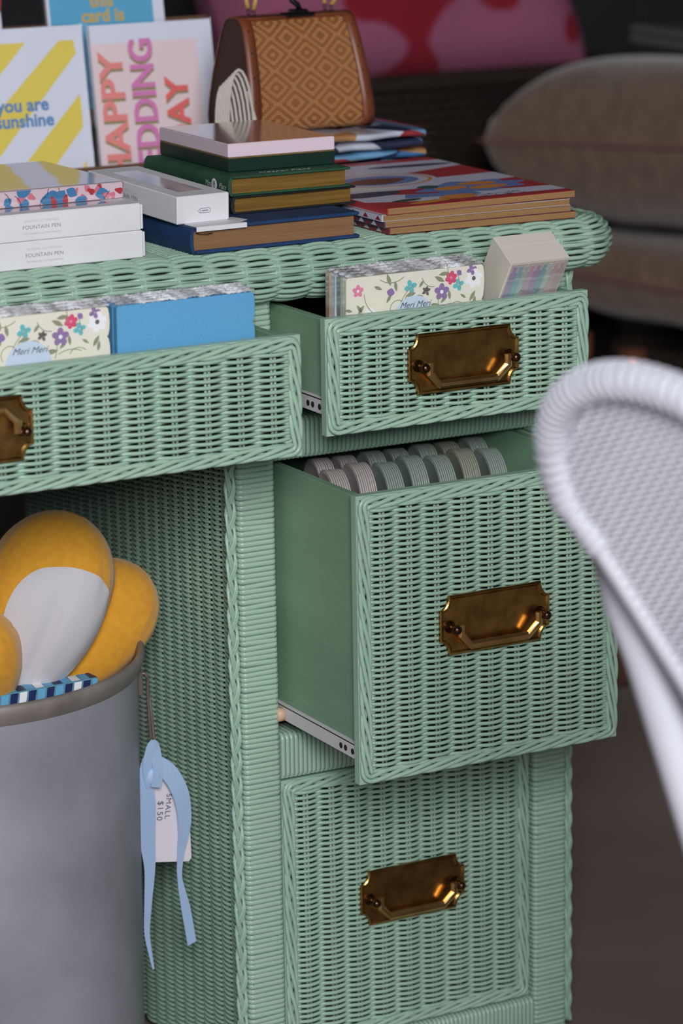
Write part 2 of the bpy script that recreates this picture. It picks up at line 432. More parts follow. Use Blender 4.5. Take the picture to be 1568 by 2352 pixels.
drawer(.1, 25.25, 4.45, 29.5, 0.05, 40, 2.5, .24, 3, 12.75)
drawer(-61.4, -4.3, 61.5, 71.3, -13.4, 44, 2.85, .2475, 4, -32.95, flip=True)
rl = MB(); rl.M = Matrix.Translation((.1, .4, 35.6)) @ Matrix.Rotation(-PI/2, 4, 'Y'); rl.lathe([(.02, .5), (.5, .48), (.62, .3), (.62, -.2), (.3, -.25)], 16)
rl.build('slide_roller', mat('tan_nylon', (206, 176, 150), .4), big, True)
#PART2
# ------------------------------------------------------------------ on the desk: books
GOLD = mat('gilt_page_edge', (168, 130, 62), .42, .55, var=(140, 106, 50), vscale=60, stretch=(.15, 1, 6), bump=.3, bscale=90)
BROWNP = mat('bronze_page_edge', (150, 112, 76), .55, .15, var=(136, 100, 66), vscale=50, stretch=(.1, 1, 8), bump=.2, bscale=120)
KRAFT = mat('kraft_page_edge', (166, 126, 80), .65, 0, var=(142, 106, 66), vscale=60, stretch=(.08, 1, 8), bump=.3, bscale=140)
NAVY = mat('navy_bookcloth', (20, 60, 106), .7, var=(15, 48, 90), vscale=40, bump=.4, bscale=900)
GREENC = mat('green_bookcloth', (34, 84, 58), .6, var=(26, 68, 46), vscale=30, bump=.35, bscale=900)
BLACKC = mat('black_bookcloth', (30, 32, 34), .55, bump=.3, bscale=800)
SILVER = mat('silver_foil', (196, 204, 196), .35, .3)
def book(name, label, loc, rot, wd, dp, h, cover, page, th=.22, grp=None):
    t = thing(name, label, 'book', loc, rot, grp)
    c = MB(); c.box((.25, 0, 0), (wd, dp, th), .07).box((.25, 0, h-th), (wd, dp, h), .07)
    # rounded spine
    n = 9; pr = [(.62*(1-math.sin(PI*i/(n-1)))*.55, h/2-(h/2)*math.cos(PI*i/(n-1))) for i in range(n)]
    pr = [(.34-.34*math.sin(PI*i/(n-1))**.6, h*i/(n-1)) for i in range(n)]
    vs = [(x, 0, z) for x, z in pr]+[(x+.28, 0, min(max(z, .12), h-.12)) for x, z in pr]
    m = len(vs); vs += [(x, dp, z) for x, y, z in vs]
    fs = []
    for i in range(n-1):
        fs += [(i, i+1, n+i+1, n+i), (m+i+1, m+i, m+n+i, m+n+i+1), (i+1, i, m+i, m+i+1), (n+i, n+i+1, m+n+i+1, m+n+i)]
    fs += [(0, n, m+n, m), (n-1, m+n-1, m+2*n-1, 2*n-1)]
    c.add(vs, fs); c.build('cover', cover, t)
    MB().box((.5, .32, th), (wd-.4, dp-.32, h-th)).build('page_block', page, t)
    return t
bb = book('hardback_book', 'navy cloth hardback with bronze page edges, lowest of the pile', (-7.75, -.6, 76.28), deg(0, 0, 1.3), 16, 21, 2.22, NAVY, BROWNP, .3)
MB().sweep([(.75, .34, 1.72), (.9, .1, 1.66), (1.5, .02, 1.62), (2.1, .05, 1.66)], .22, .02, 8, up=(0, .2, 1)).build('ribbon_marker', mat('navy_ribbon', (26, 34, 84), .4), bb)
book('hardback_book', 'black cloth hardback with gilt page edges, between navy and green books', (-1.7, 3.9, 78.52), deg(0, 0, 0.5), 12.0, 17, 1.5, BLACKC, GOLD, .17)
gb = book('hardback_book', 'dark green cloth hardback with gilt page edges under pink lidded box', (-1.95, 3.9, 80.04), deg(0, 0, -1), 11.6, 17, 1.66, GREENC, GOLD, .2)
text('Mosper   Place', .75, SILVER, gb, (-.02, 4.4, .55), (PI/2, 0, -PI/2), 'LEFT', .4, sx=.9)
text('Mosper Place', .9, SILVER, gb, (3.4, 1.0, 1.665), (0, 0, 0), 'LEFT', .4)
b = MB(); b.M = Matrix.Translation((-.012, 2.6, .8)) @ Matrix.Rotation(-PI/2, 4, 'Y'); b.prism(arc(0, 0, .5, 0, 340, 18), 0, .012); b.build('round_emblem', WHITE, gb)
b = MB()
for a in (60, 90, 120, 250, 290): b.sweep([(-.03, 2.6, .62), (-.03, 2.6+.32*math.cos(math.radians(a)), .8+.32*math.sin(math.radians(a)))], .035, .02, 5, up=(1, 0, 0))
b.build('emblem_leaf', GREENC, gb)
# white paper slip on the navy book
t = thing('paper_slip', 'white folded paper slip lying over the front edge of the navy book', 'paper', (-7.3, -.72, 78.52), deg(0, 0, 1.3))
MB().prism([(.1, 0), (4.75, 0), (4.75, .35), (4.2, .4), (5.6, 1.5), (5.2, 3.4), (.1, 2.4)], 0, .035).build('sheet', WPAPER, t)
MB().box((.1, -.04, -.36), (4.75, 0, .035)).build('folded_edge', WPAPER, t)
# note card box: dark green tray, pink lid with clear top
t = thing('note_card_box', 'dark green box with pale pink lid and clear top on the green book', 'box', (-.6, 6.4, 81.73), deg(0, 0, -2))
DG = mat('dark_green_card', (22, 46, 38), .35); PINK = mat('pale_pink_card', (226, 205, 216), .4)
MB().box((0, 0, 0), (10, 14.4, 1.12), .06).build('tray', DG, t)
MB().box((.03, .03, 1.12), (9.97, 14.37, 1.24)).build('gold_band', mat('gold_foil', (190, 158, 98), .3, .8), t)
MB().box((0, 0, 1.24), (10, 14.4, 2.36), .05).build('lid', PINK, t)
MB().box((.12, .12, 2.36), (9.88, 14.28, 2.4)).build('clear_top', mat('clear_lid_gloss', (196, 160, 152), .07, 0, coat=1.0, spec=.9), t)

# fountain pen cartons
GREYT = mat('grey_print', (142, 140, 146), .6); GREYL = mat('light_grey_print', (192, 190, 194), .6)
WIN = mat('carton_window', (150, 128, 122), .12, coat=1, var=(206, 190, 192), vscale=14)
def pen_box(label, loc, rot, L, D, H, side):
    t = thing('fountain_pen_box', label, 'box', loc, rot, 'fountain pen boxes')
    MB().box((0, 0, 0), (L, D, H), .08).build('carton', WPAPER, t)
    if side == 'x':      # long side faces the viewer
        MB().box((1.6, D*.28, H-.02), (L-2.0, D*.72, H+.012)).build('window', WIN, t)
        for (tx, sz, z, mm, it, sp) in (('BESPOKE LETTERPRESS', .25, 1.5, GREYL, 0, 1.2), ('FOUNTAIN PEN', .44, .95, GREYT, 0, 1.08), ('For beautiful correspondence', .27, .52, GREYL, .35, 1)):
            text(tx, sz, mm, t, (9.2, -.012, z), FRONT, 'CENTER', it, space=sp)
        MB().box((L-.02, .12, .08), (L+.22, .28, H-.12), .05).build('end_flap', WPAPER, t)
    else:
        MB().box((L*.26, 1.9, H-.02), (L*.74, D-2.2, H+.012)).build('window', WIN, t)
        text('FOUNTAIN PEN', .58, GREYT, t, (-.012, 8.9, .95), (PI/2, 0, -PI/2), 'CENTER', space=1.12)
        text('BESPOKE LETTERPRESS', .34, GREYL, t, (-.012, 8.9, 1.52), (PI/2, 0, -PI/2), 'CENTER', space=1.25)
        o = MB(); y = -.012
        pts = [(1.95, .98), (2.2, 1.16), (3.05, 1.18), (3.15, 1.08), (3.15, .88), (3.05, .8), (2.2, .8)]
        o.sweep([(x, y, z) for x, z in pts], .025, .01, 4, True, (0, 1, 0)).sweep([(2.2, y, .8), (2.2, y, 1.16)], .02, .01, 4, up=(0, 1, 0)).sweep([(2.35, y, .98), (2.95, y, .98)], .05, .01, 4, up=(0, 1, 0))
        o.build('pen_emblem', GREYT, t)
        MB().box((-.05, -.05, .06), (.05, -.005, H-.1)).build('end_flap', WPAPER, t)
    return t
pen_box('lower white fountain pen carton of the pair at the desk front', (-29.35, .25, 76.28), deg(0, 0, 1.2), 18, 5.1, 2.22, 'x')
pen_box('upper white fountain pen carton with a window, stacked on another carton', (-29.5, .3, 78.53), deg(0, 0, .9), 18, 5.1, 2.22, 'x')
pen_box('white fountain pen carton lying end-on upon the navy book', (-8.0, 1.25, 78.56), deg(2.1, 0, 3.5), 4.95, 15.6, 2.3, 'y')
# floral wrapped notebook on the cartons, plain carton under its rear half
FL_P = mat('print_pink', (226, 132, 150), .5); FL_B = mat('print_blue', (74, 138, 186), .5); FL_N = mat('print_navy', (34, 46, 92), .5)
FL_L = mat('print_pale_pink', (232, 208, 216), .5); FL_R = mat('print_red', (190, 60, 66), .5)
t = thing('floral_notebook', 'film wrapped notebook with blue and pink floral edge on the cartons', 'notebook', (-27.5, 3.75, 80.79), deg(0, 0, .6))
MB().box((0, 0, 0), (16, 16, 1.32), .06).build('body', FL_L, t)
def blob(m, cx, cz, rx, rz, a=0, y=-.01, n=14, k=0):
    ca, sa = math.cos(a), math.sin(a); pts = []
    for i in range(n):
        th = 2*PI*i/n; r = 1+k*math.cos(3*th); x, z = rx*r*math.cos(th), rz*r*math.sin(th)
        pts.append((cx+ca*x-sa*z, y, cz+sa*x+ca*z))
    m.poly(pts)
def leaf(m, x, z, L, a, wd=.28, y=-.012):
    n = 6; P = []
    for s in (1, -1):
        for i in range(n+1):
            q = i/n if s > 0 else 1-i/n; h = s*wd*L*math.sin(PI*q)
            P.append((x+math.cos(a)*L*q-math.sin(a)*h, y, z+math.sin(a)*L*q+math.cos(a)*h))
    m.poly(P)
def line(m, pts, wd=.06, y=-.008): m.sweep([(x, y, z) for x, z in pts], wd/2, .004, 4, up=(0, 1, 0), ph=PI/4)
def curve(x0, z0, a, L, k, n=10):
    out = [(x0, z0)]
    for i in range(n):
        a += k*L/n; out.append((out[-1][0]+math.cos(a)*L/n, out[-1][1]+math.sin(a)*L/n))
    return out
rn = random.Random(3); p = MB()
for i in range(44):
    x = .3+15.4*rn.random(); z = .2+.9*rn.random(); p.mi = rn.choice([0, 1, 1, 2, 3])
    if p.mi == 2: line(p, curve(x, z, rn.uniform(0, 6), 1.1, rn.uniform(-1.2, 1.2)), .07, -.012)
    elif p.mi == 1: leaf(p, x, z, rn.uniform(.8, 1.7), rn.uniform(0, 6), .38, -.006-.0002*i)
    else: blob(p, x, z, .36, .24, rn.random()*6, -.006-.0002*i, k=.2)
p.v = [(x, y, min(1.3, max(.02, z))) for x, y, z in p.v]
p.build('printed_flowers', [FL_P, FL_B, FL_N, FL_R], t)
MB().box((-.05, -.05, -.0), (16.05, 16.05, 1.38), .08).build('wrapper', film_mat('glossy_wrap', .14, .03, .08, 18), t)
tag(MB().box((0, 0, 0), (12, 12, 4.4), .1).build('gift_carton', WPAPER, None, False, (-25.5, 6.6, 76.3)), 'plain white carton hidden under the floral notebook', 'box')

# art paperbacks
RED = mat('cover_red', (176, 58, 62), .4); LIL = mat('cover_lilac_white', (206, 204, 222), .4); CBL = mat('cover_blue', (112, 134, 190), .4)
COR = mat('cover_orange', (214, 140, 66), .45); CBR = mat('cover_brown', (120, 74, 60), .45); CDK = mat('cover_slate', (70, 68, 92), .45); CGR = mat('cover_green', (60, 84, 72), .5); CDR = mat('cover_dark_red', (128, 44, 54), .45); CRM = mat('cover_cream', (222, 216, 204), .5)
def softback(label, loc, rot, z, h, spine, first=False):
    t = thing('art_paperback', label, 'book', loc, rot, 'art paperbacks')
    MB().box((.06, .03, .03), (18.3, 27, h-.03)).build('page_block', KRAFT, t)
    MB().box((0, .02, h-.03), (18.35, 27.05, h)).box((0, .02, 0), (18.35, 27.05, .03)).build('cover', RED if first else spine, t)
    MB().box((-.02, 0, 0), (.1, 27.05, h)).build('spine', spine, t)
    if not first:
        q = MB()
        for i in range(22): q.mi = i % 2; q.poly([(-.026, .2+i*1.15, .08), (-.026, 1.2+i*1.15, .08), (-.026, .7+i*1.15, h-.08)])
        q.build('spine_pattern', [CDR, LIL], t)
    return t
def ell(m, cx, cy, rx, ry, z, a=0, n=28, k=0, kn=6):
    ca, sa = math.cos(a), math.sin(a)
    m.poly([(cx+ca*rx*(1+k*math.cos(kn*2*PI*i/n))*math.cos(2*PI*i/n)-sa*ry*(1+k*math.cos(kn*2*PI*i/n))*math.sin(2*PI*i/n), cy+sa*rx*(1+k*math.cos(kn*2*PI*i/n))*math.cos(2*PI*i/n)+ca*ry*(1+k*math.cos(kn*2*PI*i/n))*math.sin(2*PI*i/n), z) for i in range(n)])
specs = [('lowest of the four art paperbacks with kraft page edges', 10.98, -.4, -2.0, CDR), ('second art paperback from the bottom of the right-hand pile', 10.6, -.25, -1.6, CDK), ('third art paperback from the bottom, just under the red cover', 10.35, -.3, -2.1, LIL)]
z = 76.3
for lb, x, y, a, c in specs: softback(lb, (x, y, z), deg(0, 0, a), z, .56, c); z += .565
t = softback('topmost art paperback with a red cover of flowers and a plate', (10.75, -.55, z), deg(0, -.45, -2.0), z, .56, RED, True)
h = .56; p = MB(); e = .004
p.mi = 0; p.poly([(0, 4, h+e), (5, 2.0, h+e), (18.35, 1.6, h+e), (18.35, 4.2, h+e), (9, 5.2, h+e), (0, 8, h+e)])           # pale bands
p.poly([(0, 9.5, h+e), (8, 9, h+e), (18.35, 10.5, h+e), (18.35, 14.5, h+e), (9, 14, h+e), (0, 18, h+e)])
p.poly([(0, 18, h+e), (9, 17.4, h+e), (18.35, 20.5, h+e), (18.35, 25, h+e), (0, 25.5, h+e)])
p.mi = 6; p.poly([(0, 10.5, h+2*e), (7, 10, h+2*e), (7, 16, h+2*e), (0, 17, h+2*e)])
p.mi = 4; ell(p, 2.2, 8.0, 3.4, 1.4, h+2*e, .1); ell(p, 14, 22.5, 4.2, .8, h+2*e, -.1)
p.mi = 1; p.poly([(4, 4.3, h+2*e), (11, 3.2, h+2*e), (11, 4.9, h+2*e), (5, 6.3, h+2*e)])
ell(p, 12.2, 7.6, 5.2, 3.0, h+3*e, .1, 48, .13, 8)
p.mi = 5; ell(p, 8.8, 9.2, 1.0, .9, h+4*e, .5); ell(p, 3.6, 3.3, 1.6, .55, h+4*e, .2)
p.mi = 2; ell(p, 10.2, 7.5, 1.7, 1.0, h+4*e, .2); ell(p, 13.6, 9.0, 1.8, .95, h+4*e, -.2); ell(p, 13.4, 6.6, 2.0, .95, h+4*e, .15); ell(p, 8.4, 2.8, 1.9, 1.2, h+4*e, .1); ell(p, 5.0, 1.6, 2.2, .65, h+4*e, .2)
p.mi = 0; ell(p, 7.2, 15.4, 5.4, 4.3, h+3*e); p.mi = 2; ell(p, 7.2, 15.4, 5.0, 3.9, h+4*e); p.mi = 0; ell(p, 7.1, 15.4, 4.75, 3.65, h+5*e); p.mi = 1; ell(p, 7, 15.3, 3.9, 2.8, h+6*e)
p.mi = 3; ell(p, 6.6, 14.9, 2.9, 1.7, h+7*e, .15, 28, .08, 4)
p.mi = 0
for i in range(26): ell(p, 11.4+random.uniform(-1.6, 2.8), 2.3+random.uniform(-.7, .7), .5, .12, h+5*e+.0004*i, random.uniform(-1, 1), 8)
p.mi = 4
for i in range(26): ell(p, 11.4+random.uniform(-1.6, 2.8), 2.3+random.uniform(-.7, .7), .4, .05, h+6*e+.0004*i, random.uniform(-1, 1), 6)
p.build('printed_cover', [LIL, CBL, COR, CBR, CDK, CGR, CRM], t)

# folded tea towels in film behind the paperbacks
def towel_mat(seed):
    m = bpy.data.materials.new('printed_cloth'); m.use_nodes = True; nt = m.node_tree; pb = nt.nodes['Principled BSDF']
    tc = nt.nodes.new('ShaderNodeTexCoord'); mp = nt.nodes.new('ShaderNodeMapping'); mp.inputs['Location'].default_value = (seed*.7, seed*.3, seed); mp.inputs['Scale'].default_value = (1, .6, 4)
    vo = nt.nodes.new('ShaderNodeTexVoronoi'); vo.inputs['Scale'].default_value = 22; r = nt.nodes.new('ShaderNodeValToRGB'); r.color_ramp.interpolation = 'CONSTANT'
    cols = [(60, 116, 168), (150, 50, 56), (40, 48, 78), (196, 200, 214), (176, 130, 84), (112, 162, 200), (170, 66, 62)]
    el = r.color_ramp.elements
    while len(el) < len(cols): el.new(.5)
    for i, c in enumerate(cols): el[i].position = i/len(cols); el[i].color = lin(c)
    L = nt.links.new; L(tc.outputs['Object'], mp.inputs[0]); L(mp.outputs[0], vo.inputs['Vector']); L(vo.outputs['Color'], r.inputs[0]); L(r.outputs[0], pb.inputs['Base Color']); pb.inputs['Roughness'].default_value = .5
    return m
names = ['lowest', 'second from the bottom', 'third from the bottom', 'fourth from the bottom', 'topmost, under the rattan bag,']
for i in range(5):
    t = thing('folded_cloth_pack', 'film wrapped patterned cloth pack, %s of the pile behind the paperbacks' % names[i].rstrip(','), 'textile pack', (15.2-.4*(i % 2), 28.6+.3*(i % 3), 76.3+.95*i), deg(0, 0, (-1, 1.5, 0, 2, .5)[i]), 'folded cloth packs')
    def sl(u, v, i=i, g=0):
        x = 16.6*v; th = 2*PI*u; a, bb_ = 6.6+g, .43+g
        cx, cz = math.cos(th), math.sin(th)
        y = 6.6+a*math.copysign(abs(cx)**.35, cx); zz = .47+bb_*math.copysign(abs(cz)**.45, cz)
        return (x, y+.12*math.sin(x*1.3+i), zz+.06*math.sin(x*.9+i*2))
    b = MB().grid(lambda u, v: sl(u, v), 28, 22, cu=True); b.build('cloth', towel_mat(i+1), t, True)
    f = MB().grid(lambda u, v: (sl(u, min(1, v*1.1), g=.03)[0]+max(0, v-.91)*12, sl(u, v, g=.03)[1], sl(u, v, g=.03)[2]*(1-max(0, v-.85)*2)+max(0, v-.85)*(1.2+.8*math.sin(9*u*PI+i))), 28, 26, cu=True)
    f.build('wrapper', FILM, t, True)

# ------------------------------------------------------------------ rattan handbag
def rattan_mat():
    m = bpy.data.materials.new('woven_rattan'); m.use_nodes = True; nt = m.node_tree; pb = nt.nodes['Principled BSDF']; L = nt.links.new
    tc = nt.nodes.new('ShaderNodeTexCoord'); sp = nt.nodes.new('ShaderNodeSeparateXYZ'); L(tc.outputs['UV'], sp.inputs[0])
    def mth(op, a, b=None):
        n = nt.nodes.new('ShaderNodeMath'); n.operation = op
        for i, q in enumerate((a, b)):
            if q is None: continue
            if isinstance(q, (int, float)): n.inputs[i].default_value = q
            else: L(q, n.inputs[i])
        return n.outputs[0]
    U, V = sp.outputs[0], sp.outputs[1]          # in strands
    fu, fv = mth('PINGPONG', U, 8), mth('PINGPONG', V, 8)
    s = mth('FLOOR', mth('ADD', mth('FLOOR', fu), mth('FLOOR', fv)))
    tw = mth('GREATER_THAN', mth('MODULO', s, 4), 1.5)
    hu = mth('SINE', mth('MULTIPLY', mth('FRACT', U), PI)); hv = mth('SINE', mth('MULTIPLY', mth('FRACT', V), PI))
    h = nt.nodes.new('ShaderNodeMix'); L(tw, h.inputs[0]); L(hu, h.inputs[2]); L(mth('MULTIPLY', hv, 1), h.inputs[3])
    hgt = h.outputs[0]
    mix = nt.nodes.new('ShaderNodeMix'); mix.data_type = 'RGBA'; L(tw, mix.inputs[0]); mix.inputs[6].default_value = lin((172, 108, 60)); mix.inputs[7].default_value = lin((218, 154, 96))
    L(mix.outputs[2], pb.inputs['Base Color']); pb.inputs['Roughness'].default_value = .5
    bp = nt.nodes.new('ShaderNodeBump'); bp.inputs['Distance'].default_value = .0015; bp.inputs['Strength'].default_value = 1; L(hgt, bp.inputs['Height']); L(bp.outputs[0], pb.inputs['Normal'])
    return m
RAT = rattan_mat(); WOOD = mat('reddish_brown_wood', (134, 72, 44), .4, var=(104, 54, 34), vscale=24, stretch=(1, 1, .25), bump=.15, bscale=80); WOODD = mat('dark_brown_wood', (66, 38, 26), .75, var=(52, 30, 22), vscale=18, stretch=(1, 1, .2)); IRON = mat('black_iron', (26, 26, 28), .45, .6)
bag = thing('rattan_handbag', 'woven rattan handbag with reddish wood trim and black latch', 'handbag', (15.2, 31.6, 81.1), deg(0, 0, 2)); bag.scale = (.92, .92, .915)
# side profile (y,z): wide rounded base narrowing to a flat top
half = [(0, .0), (1.5, 0), (3.2, .15), (4.1, .7), (4.35, 1.6), (4.2, 3.4), (3.7, 5.8), (3.0, 8.2), (2.2, 10.4), (1.6, 11.3), (.9, 11.65), (0, 11.7)]
prof = [(-y, z) for y, z in half] + [(y, z) for y, z in half[::-1]][1:-1]
YC = 4.4
def flare(z): return 1+.085*(1-z/11.7)
def bx(u, z): return 6.4+(u-6.4)*(1.0+.13*(1-z/11.7))
b = MB(); n = len(prof); uvw = []
b.grid(lambda u, v: (bx(.9+11*v, prof[round(u*n) % n][1]), YC+prof[round(u*n) % n][0], prof[round(u*n) % n][1]), n, 12, cu=True)
me = b.mesh('woven_body', RAT, True)
uv = me.uv_layers.new(name='UVMap'); acc = [0]
for i in range(n):
    q, r_ = prof[i], prof[(i+1) % n]; acc.append(acc[-1]+math.hypot(q[0]-r_[0], q[1]-r_[1]))
for poly in me.polygons:
    ids = [l for l in poly.loop_indices]; vsid = [me.loops[l].vertex_index for l in ids]; rows_ = [v//12 for v in vsid]
    for l, v in zip(ids, vsid):
        r_ = v//12; r_ = n if (r_ == 0 and max(rows_) == n-1) else r_
        uv.data[l].uv = ((v % 12)*11/11/.24, acc[r_]/.21)
place(me, 'woven_body', bag)
for k, (u0, u1) in enumerate(((-.25, 1.0), (11.8, 13.05))):
    b = MB().grid(lambda u, v: (bx((u0, u0, u1, u1)[round(v*3)], prof[round(u*n) % n][1]), YC+prof[round(u*n) % n][0]*(1.0, 1.035, 1.035, 1.0)[round(v*3)], 5.85+(prof[round(u*n) % n][1]-5.85)*(1.0, 1.02, 1.02, 1.0)[round(v*3)]+.0), n, 4, cu=True)
    b.build('trim_band', WOOD, bag, True)
    uu = -.12 if k == 0 else 12.9
    b = MB().poly([(bx(uu, z), YC+y, z) for y, z in prof]); b.poly([(bx(uu+.1, z), YC+y, z) for y, z in prof][::-1]); b.build('end_panel', WOODD, bag)
    st = MB()
    for q in range(2, 9):
        y, z = half[q]; st.ball((bx((u0+u1)/2, z), YC-y*1.045, z+.1), (.1, .05, .1), 8)
    st.build('nail_heads', IRON, bag, True)
MB().box((.2, YC-1.7, 11.35), (12.6, YC+1.7, 11.75), .2).build('top_rail', WOOD, bag)
l = MB().box((5.0, YC-1.95, 11.6), (8.4, YC-.2, 12.0), .12).box((5.7, YC-2.1, 12.0), (7.5, YC-.8, 12.35), .1); l.build('latch_plate', IRON, bag)
MB().sweep([(6.6, YC-1.7, 12.3), (6.3, YC-1.9, 12.8), (5.9, YC-1.6, 13.2), (5.5, YC-1.5, 13.9)], .32, .3, 8).build('latch_hook', IRON, bag, True)
BAMB = mat('bamboo_cane', (206, 168, 96), .45, var=(176, 134, 70), vscale=60)
for sy in (-1, 1):
    P = [(1.9+.25*sy, YC+sy*1.0, 12.5)]+[(6.6-4.7*math.cos(PI*i/14)*(1-.02*sy), YC+sy*1.1, 13.3+4.2*math.sin(PI*i/14)) for i in range(15)]+[(11.0+.2*sy, YC+sy*1.0, 12.5)]
    MB().sweep(P, .24, .24, 8, up=(0, 1, 0)).build('handle', BAMB, bag, True)
    for x in (1.9+.25*sy, 11.0+.2*sy):
        MB().sweep([(x+.0, YC+sy*1.0+.27*math.cos(a), 12.15+.42*math.sin(a)) for a in [2*PI*i/14 for i in range(14)]], .07, .07, 6, True, (1, 0, 0)).build('ring', mat('dark_bronze_ring', (70, 50, 52), .4, .6), bag, True)

# coil of pale cord beside the cards
CORD = mat('pale_cord', (206, 196, 186), .8, bump=.4, bscale=600)
c = thing('cord_coil', 'coil of pale cord hanging between the pink card and handbag', 'cord', (11.7, 31.5, 76.3)); c.scale = (1, 1, 1.12)
b = MB()
for k in range(6):
    P = [(.9*math.cos(2*PI*i/24)*(1+.18*k*.5)+.25*k, -.35*k*.5+.3*math.sin(2*PI*i/24), 4.6+(4.1+.14*k)*math.sin(2*PI*i/24)+.12*k) for i in range(24)]
    b.sweep(P, .14, .14, 6, True, (0, 1, 0))
b.build('loops', CORD, c, True); MB().sweep([(2.2, -.5, 8.2), (2.9, -.7, 5.5), (3.6, -.9, 2.5), (4.6, -1, .15)], .14, .14, 6, up=(0, 1, 0)).build('loose_end', CORD, c, True)

# ------------------------------------------------------------------ greeting cards in a rack behind the desk top
YEL = mat('card_yellow', (234, 212, 96), .5); TXB = mat('card_text_blue', (92, 142, 198), .5); PKP = mat('card_pink_panel', (238, 216, 220), .5)
CR1 = mat('card_coral', (240, 146, 142), .5); CR2 = mat('card_magenta', (222, 134, 192), .5); CR3 = mat('card_coral_red', (236, 112, 112), .5); GLD = mat('card_gold_shadow', (176, 160, 122), .4, .3)
SKY = mat('card_sky_blue', (96, 176, 214), .5); TXG = mat('card_gold_text', (226, 190, 90), .4, .2); WCARD = mat('card_white', (226, 228, 242), .5); ENV = mat('envelope_pink', (196, 140, 150), .6); ENV2 = mat('envelope_grey', (196, 190, 196), .6)
def card(label, loc, tilt, wd, h, rz=0, envm=ENV):
    t = thing('greeting_card', label, 'card', loc, (math.radians(-tilt), 0, math.radians(rz)), 'greeting cards')
    MB().box((0, 0, 0), (wd, .12, h)).build('card', WCARD, t)
    MB().box((.1, .14, .05), (wd-.1, .3, h-.15)).build('envelope', envm, t)
    MB().box((.05, .32, .05), (wd-.05, .62, h-.1)).build('spare_card', ENV2, t)
    MB().box((-.18, -.05, -.05), (wd+.18, .7, h+.22), .04).build('wrapper', FILM, t)
    return t
t = card('white card with diagonal yellow stripes reading you are sunshine', (-6.4, 49.0, 73.2), 9, 12.9, 17.6, 0, ENV)
p = MB(); e = -.006
def strip(pts): p.poly([(x, e, z) for x, z in pts])
strip([(10.4, 16.2), (11.9, 16.2), (12.1, 14.9), (1.5, 3.8), (1.5, 8.0)]); strip([(12.1, 11.0), (12.1, 7.8), (5.0, .2), (1.6, .2), (1.6, .6)]); strip([(12.1, 4.6), (12.1, 1.2), (11.0, 2.8)]); strip([(3.6, 16.2), (6.9, 16.2), (1.5, 10.8), (1.5, 14.0)])
p.build('stripes', YEL, t)
text('you are', 1.75, TXB, t, (8.7, -.03, 9.7), FRONT, 'RIGHT', 0, .05); text('sunshine', 1.75, TXB, t, (9.1, -.03, 8.2), FRONT, 'RIGHT', 0, .05)
t = card('pale pink card reading happy wedding day in coral and magenta capitals', (6.95, 48.2, 73.0), 9, 13.1, 17.7, 0, ENV2)
MB().poly([(.0, -.004, 0), (11.4, -.004, 0), (11.4, -.004, 15.9), (0, -.004, 15.9)]).build('pink_panel', PKP, t)
VERT = (PI/2, -PI/2, 0)
for tx, x, z, mm, sz, off in (('HAPPY', 3.1, 2.4, CR1, 3.5, 1.19), ('WEDDING', 6.4, .4, CR2, 3.5, .945), ('DAY', 9.9, 5.0, CR3, 3.4, 1.05)):
    sc_ = off
    a = text(tx, sz, GLD, t, (x+.0, -.01, z-.28), VERT, 'LEFT', 0, .09, sx=sc_, name='letter_shadow')
    a = text(tx, sz, mm, t, (x, -.03, z), VERT, 'LEFT', 0, .09, sx=sc_)
t = card('sky blue card reading this card is in gold, on the back tier', (4.9, 54.6, 81.6), 9, 12.6, 17.6, 0, ENV)
MB().poly([(.3, -.004, .4), (11.4, -.004, .4), (11.4, -.004, 17.2), (.3, -.004, 17.2)]).build('blue_panel', SKY, t)
text('this', 1.75, TXG, t, (5.9, -.03, 10.35), FRONT, 'CENTER', 0, .05); text('card is', 1.75, TXG, t, (5.9, -.03, 8.9), FRONT, 'CENTER', 0, .05)
t = card('white card with a red and blue round print at far left of back tier', (-12.6, 54.6, 82.2), 9, 12.6, 17.6)
p = MB(); blob(p, 9.6, 11, 3.2, 3.2, 0, -.006, 28); p.mi = 1; blob(p, 9.0, 6.6, 3.6, 2.4, 0, -.008, 28); p.build('round_print', [RED, FL_B], t)
t = thing('card_rack', 'brown wooden two-tier rack holding the greeting cards', 'rack', (-14, 47.3, 76.3))
RW = mat('brown_rack_wood', (112, 78, 58), .6, var=(92, 62, 46), vscale=20, stretch=(.2, 1, 1))
MB().box((0, .1, 0), (36.5, .5, 1.0), .05).build('front_lip', RW, t); MB().box((0, 5.6, 4.4), (36.5, 6.0, 5.9), .05).build('back_lip', RW, t)
MB().box((0, 6.0, 4.4), (36.5, 9.4, 4.9), .05).build('back_ledge', RW, t); MB().box((0, 9.4, -4), (36.5, 9.9, 14)).build('back_board', RW, t)
for x in (0, 36): MB().prism([(.1, -76.2), (9.9, -76.2), (9.9, 14), (6, 5.9), (.1, 1)], 0, .5).build('side_board', RW, t, False, (x, 0, 0), (PI/2, 0, PI/2))

